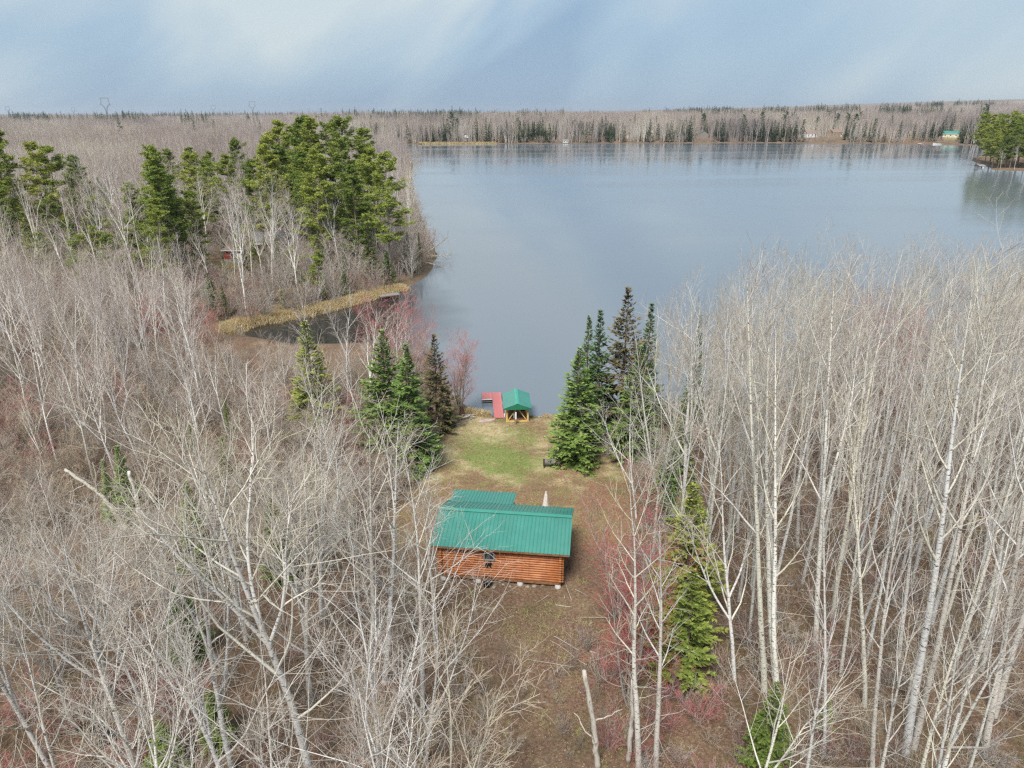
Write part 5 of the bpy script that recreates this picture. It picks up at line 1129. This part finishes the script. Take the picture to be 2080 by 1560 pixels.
# ------------------------------------------------------------------ masses nobody could count
def scatter_mass(name, pts, scales, rots, idx, meshes, label, cat, kindlabel='stuff', tilt=None):
    """one object: points carrying instances of a few small meshes"""
    col = bpy.data.collections.new(name+'_kit')
    for i, me in enumerate(meshes):
        o = bpy.data.objects.new('%s_piece_%02d' % (name, i), me); col.objects.link(o)
    me = bpy.data.meshes.new(name); P = np.asarray(pts, np.float32); me.vertices.add(len(P)); me.vertices.foreach_set('co', P.ravel())
    for k, typ, a in (('sc', 'FLOAT_VECTOR', scales), ('ro', 'FLOAT_VECTOR', rots), ('ix', 'INT', idx)):
        at = me.attributes.new(k, typ, 'POINT')
        if typ == 'INT': at.data.foreach_set('value', np.asarray(a, np.int32))
        else: at.data.foreach_set('vector', np.asarray(a, np.float32).ravel())
    o = obj(name, me); tag(o, label, cat, None, 'stuff')
    ng = bpy.data.node_groups.new(name+'_nodes', 'GeometryNodeTree'); ng.interface.new_socket('Geometry', in_out='INPUT', socket_type='NodeSocketGeometry'); ng.interface.new_socket('Geometry', in_out='OUTPUT', socket_type='NodeSocketGeometry')
    N = ng.nodes.new; gi = N('NodeGroupInput'); go = N('NodeGroupOutput'); ip = N('GeometryNodeInstanceOnPoints'); ci = N('GeometryNodeCollectionInfo')
    ci.inputs['Collection'].default_value = col; ci.inputs['Separate Children'].default_value = True; ci.inputs['Reset Children'].default_value = True
    ip.inputs['Pick Instance'].default_value = True
    def na(nm, typ):
        n = N('GeometryNodeInputNamedAttribute'); n.data_type = typ; n.inputs['Name'].default_value = nm; return n.outputs[0]
    L = ng.links.new
    L(gi.outputs[0], ip.inputs['Points']); L(ci.outputs[0], ip.inputs['Instance']); L(na('ix', 'INT'), ip.inputs['Instance Index'])
    L(na('ro', 'FLOAT_VECTOR'), ip.inputs['Rotation']); L(na('sc', 'FLOAT_VECTOR'), ip.inputs['Scale']); L(ip.outputs[0], go.inputs[0])
    md = o.modifiers.new('scatter', 'NODES'); md.node_group = ng
    return o
def joined(a, b):
    """trunk + crown meshes as one light mesh with both materials"""
    bm = bmesh.new(); bm.from_mesh(a); n = len(bm.faces); bm.from_mesh(b); bm.faces.ensure_lookup_table()
    for i in range(n, len(bm.faces)): bm.faces[i].material_index = 1
    me = bpy.data.meshes.new(a.name+'_whole'); bm.to_mesh(me); bm.free(); me.materials.append(a.materials[0]); me.materials.append(b.materials[0]); return me
nrg = np.random.default_rng(11)
FARBARE = [joined(*bare_tree(200+i, 16, M_FARWOOD, st, 0.3, 'far_bare')) for i, st in enumerate(['birch', 'spread', 'aspen', 'birch', 'maple'])]
def clump(meshes, n, rad, seed, s0=0.75, s1=1.15):
    rg = np.random.default_rng(seed); bm = bmesh.new()
    for i in range(n):
        me = meshes[int(rg.integers(len(meshes)))]; k = len(bm.verts); bm.from_mesh(me); bm.verts.ensure_lookup_table()
        s = rg.uniform(s0, s1); a = rg.random()*6.28; q = rad*math.sqrt(rg.random()); w = rg.random()*6.28
        M = Matrix.Translation((q*math.cos(w), q*math.sin(w), 0)) @ Matrix.Rotation(a, 4, 'Z') @ Matrix.Diagonal((s, s, s, 1)); bmesh.ops.transform(bm, matrix=M, verts=bm.verts[k:])
    out = bpy.data.meshes.new('clump'); bm.to_mesh(out); bm.free()
    for m in meshes[0].materials: out.materials.append(m)
    return out
CL_NEAR = [clump(FARBARE, 4, 4.5, 210+i) for i in range(5)]
CL_FAR = [clump(FARBARE, 9, 11, 220+i) for i in range(4)]
def polar_pts(n, r0, r1, a0, a1, rg, power=1.0):
    r = np.sqrt(r0**2+(r1**2-r0**2)*rg.random(n)**power); a = np.radians(rg.uniform(a0, a1, n)); return r*np.sin(a), r*np.cos(a)
def mass(name, X, Y, meshes, s0, s1, label, cat, sink=0.1, zs=None):
    Z = height(X, Y)-sink; n = len(X); s = nrg.uniform(s0, s1, n)*(1 if zs is None else zs(X, Y)); sc = np.stack([s, s, s*nrg.uniform(0.85, 1.15, n)], -1)
    ro = np.stack([nrg.normal(0, .03, n), nrg.normal(0, .03, n), nrg.random(n)*6.28], -1)
    return scatter_mass(name, np.stack([X, Y, Z], -1), sc, ro, nrg.integers(0, len(meshes), n), meshes, label, cat)
# left woods behind the named birches, out to 900 m
X, Y = polar_pts(5200, 150, 900, -48, 2, nrg); s = lake_dist(X, Y); ok = (s > 3) & (X < -25-0.02*Y) & ~((Y < 205) & (nrg.random(len(X)) < 0.75)) & (np.hypot(X+52, Y-148) > 9)
mass('leafless_forest', X[ok], Y[ok], CL_NEAR, 0.72, 1.0, 'pinkish brown leafless woods stretching behind the left pines', 'forest', zs=lambda x, y: 1+0.15*wob(x, y, 0.04, 5))
# far shore and beyond
X, Y = polar_pts(9000, 640, 1250, -16, 48, nrg); s = lake_dist(X, Y); ok = (s > 4) & (Y > 560) & (np.hypot((X-428)/44, (Y-728)/55) > 1) & (np.hypot((X-250)/25, (Y-400)/25) > 1)
for hx, hy in ((300, 758), (331, 772), (193, 757), (433, 745)): ok &= ~((np.abs(X-hx*Y/hy) < 9) & (Y < hy+6))
mass('far_shore_forest', X[ok], Y[ok], CL_NEAR, 0.95, 1.35, 'grey leafless woods along the far shore of the lake', 'forest', zs=lambda x, y: 1+0.22*wob(x, y, 0.03, 5)+0.14*wob(x, y, 0.09, 2))
X, Y = polar_pts(9000, 880, 2900, -48, 48, nrg); s = lake_dist(X, Y); ok = (s > 20)
mass('distant_forest', X[ok], Y[ok], CL_FAR, 0.85, 1.2, 'grey brown forest plain receding to the horizon', 'forest')
def fl(mi): return [joined(t, c) for t, c, _ in PRO[mi]]
FSP = fl('farspruce'); FPI = fl('farpine')
# dark conifer belts far away
X, Y = polar_pts(9000, 900, 3000, -48, 48, nrg); f = wob(X, Y*1.9, 0.0075, 1.3)+0.6*wob(X, Y*2, 0.021, 4)
ok = f > 0.52; X, Y = X[ok], Y[ok]
mass('distant_conifers', X, Y, [clump(FSP, 5, 9, 240), clump(FSP+FPI, 5, 9, 241)], 1.15, 1.6, 'dark conifer belts scattered over the distant forest plain', 'forest')

# far shore spruces one can pick out
rnd = random.Random(9)
def stand(x): return math.sin(x*0.031+1)+math.sin(x*0.083)+0.7*math.sin(x*0.19+2)
def far_ok(x, y): return np.hypot((x-428)/40, (y-728)/50) > 1
def fE(x, y):
    h = rnd.triangular(9, 24, 15); sz = 'small' if h < 13.5 else 'tall' if h > 18 else 'middling'; s_ = ld(x, y); ps = ('left of the white boathouse', 'right of the white boathouse', 'below the grey gabled house', 'around the white house', 'left of the grassy clearing', 'right of the grassy clearing')[sum(x > v for v in (45, 140, 250, 350, 430))]
    plant('farspruce', x, y, h, '%s pointed spruce on the far shore, %s, %s' % (sz, ps, 'at the waterline' if s_ < 12 else 'just behind the waterline' if s_ < 26 else 'back in the woods'), 'spruce tree', 'spruces of the far shore', 'far_spruce', rnd, wide=rnd.uniform(.9, 1.3))
def clear_house(x, y): return far_ok(x, y) and not any(abs(x-hx*y/hy) < 7 and y < hy for hx, hy in ((300, 758), (331, 772), (193, 757), (51, 708), (-43, 722), (433, 745)))
nE = scatter(200, (-110, 480, 600, 760), 3.2, fE, 4, 400, test=lambda x, y: clear_house(x, y) and rnd.random() < 0.3+0.6*max(0, stand(x)) and ld(x, y) < 34, reg='f')
nE += scatter(60, (-110, 560, 700, 860), 7, fE, 30, test=clear_house, reg='f')
nE2 = scatter(26, (-90, 560, 690, 860), 8, lambda x, y: plant('farpine', x, y, rnd.uniform(15, 24), 'broad dark pine on the far shore of the lake', 'pine tree', 'pines of the far shore', 'far_pine', rnd), 5, test=clear_house, reg='f')
nG = 0
for x, y, h in [(247, 382, 17), (252, 376, 20), (258, 372, 22), (262, 380, 24), (268, 372, 23), (266, 392, 25), (275, 384, 24), (281, 375, 21), (272, 400, 26), (284, 392, 24), (292, 382, 22), (288, 405, 25), (279, 415, 25), (297, 398, 24), (303, 388, 22), (270, 425, 24), (262, 408, 22), (285, 430, 25), (310, 405, 24), (316, 392, 22), (300, 420, 25), (281, 450, 24), (296, 445, 24), (258, 394, 20), (249, 388, 22), (255, 384, 23), (268, 380, 24), (261, 400, 24), (274, 392, 25), (292, 412, 26), (305, 430, 25), (266, 414, 24), (272, 436, 25), (276, 372, 18), (290, 374, 18), (248, 379, 14)]:
    plant('pine', x, y, h*1.04, 'dense green pine crowded on the point at the right edge', 'pine tree', 'pines of the right point', 'pine_tree', rnd)
for x, y, h in [(250, 369, 11), (256, 368, 13), (262, 367, 12), (270, 366, 10), (246, 374, 9)]:
    plant('birch', x, y, h, 'pale birch at the bank of the right point', 'birch tree', 'birches of the right point', 'birch_tree', rnd, wide=1.2)
for x, y, h, l in [(-330, 640, 22, 'lone spruce breaking the horizon left of the white birches'), (-288, 690, 17, 'pair of dark spruces on the left horizon, first'), (-270, 690, 17, 'pair of dark spruces on the left horizon, second'), (-420, 560, 17, 'small spruce above the woods at the far left'), (-238, 720, 16, 'small pine above the woods behind the lakeside pines')]:
    plant('farspruce', x, y, h*1.15, l, 'spruce tree', None, 'far_spruce', rnd)
for x, y, h, l in [(560, 900, 30, 'tall lone pine standing above the far right woods'), (352, 950, 22, 'round pine above the far woods left of the lone tall pine'), (372, 960, 20, 'round pine beside its twin above the far woods'), (450, 980, 22, 'dark pine pair above the right horizon')]:
    plant('farpine', x, y, h, l, 'pine tree', None, 'far_pine', rnd)
print('FAR', nE, nE2)

X, Y = polar_pts(16000, 600, 900, -12, 46, nrg); s = lake_dist(X, Y); f = (np.sin(X*0.031+1)+np.sin(X*0.083)+0.7*np.sin(X*0.19+2))*0.5+nrg.normal(0, .25, len(X)); ok = (s > 5) & (s < 75) & (Y > 590) & (f > 0.05) & (np.hypot((X-428)/44, (Y-728)/55) > 1)
for hx, hy in ((300, 758), (331, 772), (193, 757), (51, 708), (-43, 722), (433, 745)): ok &= ~((np.abs(X-hx*Y/hy) < 10) & (Y < hy+6))
mass('shore_conifers', X[ok][:950], Y[ok][:950], FSP, 0.45, 1.05, 'crowded young spruces filling the far shore between larger ones', 'forest')
# reeds along the inlet, brush on the forest floor, lawn grass
def blades(n, rad, h, seed, mat, wid=0.03, name='tuft', lean=0.35):
    rg = np.random.default_rng(seed); a = rg.random(n)*6.28; q = rad*np.sqrt(rg.random(n)); P = np.stack([q*np.cos(a), q*np.sin(a), np.zeros(n)], -1)
    D = nrm(np.stack([rg.normal(0, lean, n), rg.normal(0, lean, n), np.ones(n)], -1)); S = nrm(np.cross(D, rg.normal(0, 1, (n, 3)))); L = h*rg.uniform(0.5, 1.1, n)
    mid = P+D*(L*.6)[:, None]; tip = P+D*L[:, None]+np.stack([rg.normal(0, .25, n), rg.normal(0, .25, n), -0.1*np.ones(n)], -1)*h*0.5
    V = np.stack([P-S*wid/2, P+S*wid/2, mid+S*wid*.4, mid-S*wid*.4, tip], 1).reshape(-1, 3); b = np.arange(n)*5
    return np_mesh(name, V, np.stack([b, b+1, b+2, b+3], -1), np.stack([b+3, b+2, b+4], -1), {'tw': np.repeat(rg.random(n), 5)}, False, mat)
def grassm(name, c1, c2, c3):
    b = MB(name, 0.8, 0.2); c = b.ramp(b.attr('tw'), [(0.1, c1), (0.5, c2), (0.9, c3)]); b.col(b.mix(b.math('MULTIPLY', b.rand(), 0.35), c, c1)); return b.m
M_REED = grassm('dry_reed', (0.38, 0.28, 0.14), (0.57, 0.44, 0.235), (0.68, 0.56, 0.34))
M_TUFT = grassm('dry_grass', (0.33, 0.26, 0.13), (0.48, 0.39, 0.21), (0.24, 0.30, 0.09))
M_FERN = grassm('brown_leaves', (0.17, 0.10, 0.068), (0.27, 0.165, 0.11), (0.40, 0.28, 0.20))
reed_kit = [blades(70, 0.55, 0.9, 260+i, M_REED, 0.045) for i in range(3)]
bank = np.array([(-38.6, 92.5), (-38.4, 96.5), (-34.5, 100.2), (-29.6, 104.2), (-25, 109.5), (-21.4, 114.8), (-19.2, 118)])
t = nrg.random(2800); seg = np.linspace(0, 1, len(bank)); X = np.interp(t, seg, bank[:, 0])+nrg.normal(0, 0.65, 2800); Y = np.interp(t, seg, bank[:, 1])+nrg.normal(0, 0.75, 2800)
s = lake_dist(X, Y); ok = (s > -0.6) & (s < 2.6) & (nrg.random(2800) < 0.75+0.5*np.sin(X*1.3)*np.cos(Y*0.9))
mass('reeds', X[ok], Y[ok], reed_kit, 0.7, 1.15, 'tan dry reeds lining the far bank of the inlet', 'reeds', 0.05)
X = nrg.uniform(-4.4, -2.3, 70); Y = 64.6+nrg.normal(0, .35, 70); s = lake_dist(X, Y); ok = s > -0.5
mass('shore_reeds', X[ok], Y[ok], [blades(30, .25, .7, 270+i, M_REED, .03) for i in range(2)], .7, 1.2, 'tuft of dry reeds at the shore left of the dock', 'reeds', 0.03)
X = nrg.uniform(3.0, 6.2, 60); Y = 64.3+nrg.normal(0, .4, 60)
mass('bank_grass', X, Y, [blades(30, .25, .5, 274+i, M_REED, .03) for i in range(2)], .6, 1.1, 'dry grass on the bank right of the pavilion', 'grass', 0.03)
n = 2600; X = nrg.uniform(-9, 10, n); Y = nrg.uniform(40, 64.3, n); lm = lawn_mask(X, Y); ok = nrg.random(n) < lm
mass('lawn_grass', X[ok], Y[ok], [blades(22, .22, .13, 280+i, M_TUFT, .016, lean=.8) for i in range(3)], .7, 1.4, 'short dry and green grass on the lawn', 'grass', 0.01)
far_reed = [blades(60, 2.2, 1.8, 290+i, M_REED, 0.3) for i in range(2)]
X = nrg.uniform(-85, -15, 260); Y = 700+nrg.normal(0, 2.2, 260)
mass('far_reeds', X, Y, far_reed, .6, 1.1, 'pale reed fringe on the far left shore', 'reeds', 0.05)
SAP = []

for i in range(5):
    tm, cm = bare_tree(310+i, 2.6, (M_BRUSH, M_ALDER, M_BRUSH, M_MAPLE, M_REDMAPLE)[i], 'shrub', 0.45, 'sapling'); SAP.append(joined(tm, cm))
n = 9500; X = nrg.uniform(-90, 62, n); Y = nrg.uniform(9, 99, n); s = lake_dist(X, Y)
ok = (s > 0.4) & (np.abs(X) < 0.76*(0.934*Y+9)+3)
ok &= np.array([not keepout(a, b, 0.6) for a, b in zip(X, Y)]) & ~((Y > 66) & (X > 0))
ok &= ~((X > -32) & (X < -23.5) & (Y > 36.5) & (Y < 45)); ok &= ~((Y < 66) & (X > 4) & (nrg.random(n) < 0.05))  & ~((X > -46) & (X < -9) & (Y > 66) & (Y < 97) & (nrg.random(n) < 0.85))
mass('undergrowth', X[ok], Y[ok], SAP, 0.3, 0.85, 'leafless brush and saplings covering the forest floor', 'undergrowth', 0.05)
n = 2600; X = nrg.uniform(-110, 560, n); Y = nrg.uniform(600, 725, n); s = lake_dist(X, Y); ok = (s > 0.3) & (s < 16) & (np.hypot((X-425)/40, (Y-720)/60) > 1)
mass('shore_brush', X[ok], Y[ok], SAP, 1.3, 3.2, 'low brown brush along the far shoreline', 'undergrowth', 0.05)
n = 7000; X = nrg.uniform(-190, -14, n); Y = nrg.uniform(97, 260, n); s = lake_dist(X, Y); ok = (s > 0.8) & (np.abs(X) < 0.78*Y+8) & ~((np.abs(X+53) < 6) & (np.abs(Y-130) < 9))
mass('woodland_brush', X[ok], Y[ok], SAP, 0.8, 1.9, 'brown leafless brush under the birches beyond the inlet', 'undergrowth', 0.05)
n = 130; X = nrg.uniform(-3.5, 4.6, n); Y = nrg.uniform(16, 31, n); ok = (np.abs(X-np.interp(Y, [16, 31], [1.4, 1.0])) > nrg.uniform(0.3, 1.6, n))
mass('path_saplings', X[ok], Y[ok], SAP, 0.22, 0.62, 'thin leafless saplings growing into the path below the cabin', 'undergrowth', 0.03)
n = 1500; X = nrg.uniform(-8, 8, n); Y = nrg.uniform(17, 37, n); f = wob(X, Y, 0.9, 3)+0.6*wob(X, Y, 2.1, 1); ok = (f > 0.12) & ~((np.abs(X-cab(0, 0)[0]) < 4.0) & (Y > 36))
mass('path_grass', X[ok], Y[ok], [blades(20, .3, .2, 340+i, M_TUFT, .018, lean=.9) for i in range(3)], .6, 1.3, 'dry grass tufts on the path below the cabin', 'grass', 0.01)
leaf = [blades(40, .6, .05, 330+i, M_FERN, .035, lean=2.5) for i in range(3)]
stk = []
for i in range(4):
    rg_ = np.random.default_rng(500+i); nb_ = 5; pp = grow(np.concatenate([rg_.uniform(-.8, .8, (nb_, 2)), np.full((nb_, 1), .04)], 1), np.concatenate([rg_.normal(0, 1, (nb_, 2)), rg_.normal(0, .06, (nb_, 1))], 1), rg_.uniform(.5, 2.4, nb_), 5, .08, 0, rg_); V_, q_ = tubes(pp, taper(rg_.uniform(.010, .026, nb_), np.full(nb_, .006), 5), 4); gs_ = Geo(); gs_.add(V_, q_, None, .3); stk.append(gs_.mesh('sticks', M_SNAG, True))
n = 260; X = nrg.uniform(-30, 36, n); Y = nrg.uniform(15, 52, n); lm = lawn_mask(X, Y); ok = (lm < .2) & (np.abs(X) < 0.76*(0.934*Y+9)+2) & ~((np.abs(X-cab(0, 0)[0]) < 4.2) & (np.abs(Y-38.8) < 3.4)) & ~((np.abs(X-1.2) < 1.6) & (nrg.random(n) < .7))
mass('fallen_branches', X[ok], Y[ok], stk, .6, 1.5, 'grey fallen branches and sticks on the forest floor', 'fallen branches', 0.0)
n = 9000; X = nrg.uniform(-30, 34, n); Y = nrg.uniform(15, 52, n); lm = lawn_mask(X, Y); ok = (nrg.random(n) > lm) & (np.abs(X) < 0.76*(0.934*Y+9)+2) & ~((np.abs(X-cab(0, 0)[0]) < 3.7) & (np.abs(Y-38.8) < 2.6))
mass('leaf_litter', X[ok], Y[ok], leaf, .7, 1.5, 'dead brown leaves strewn over the forest floor', 'leaf litter', -0.01)

# ------------------------------------------------------------------ haze
def haze():
    g = Geo(); x0, x1, y0, y1, z0, z1 = -17000, 17000, -17000, 17000, -12, 122
    g.box(((x0+x1)/2, (y0+y1)/2, (z0+z1)/2), (x1-x0, y1-y0, z1-z0))
    m = bpy.data.materials.new('haze_air'); m.use_nodes = True; nt = m.node_tree; nt.nodes.clear()
    out = nt_add(nt, 'ShaderNodeOutputMaterial'); pv = nt_add(nt, 'ShaderNodeVolumePrincipled')
    pv.inputs['Color'].default_value = (0.80, 0.87, 0.97, 1); pv.inputs['Density'].default_value = 0.000065; pv.inputs['Anisotropy'].default_value = 0.2
    nt.links.new(pv.outputs[0], out.inputs['Volume'])
    try: m.cycles.homogeneous_volume = True
    except Exception: pass
    o = g.obj('haze', m); tag(o, kind='stuff')
haze()
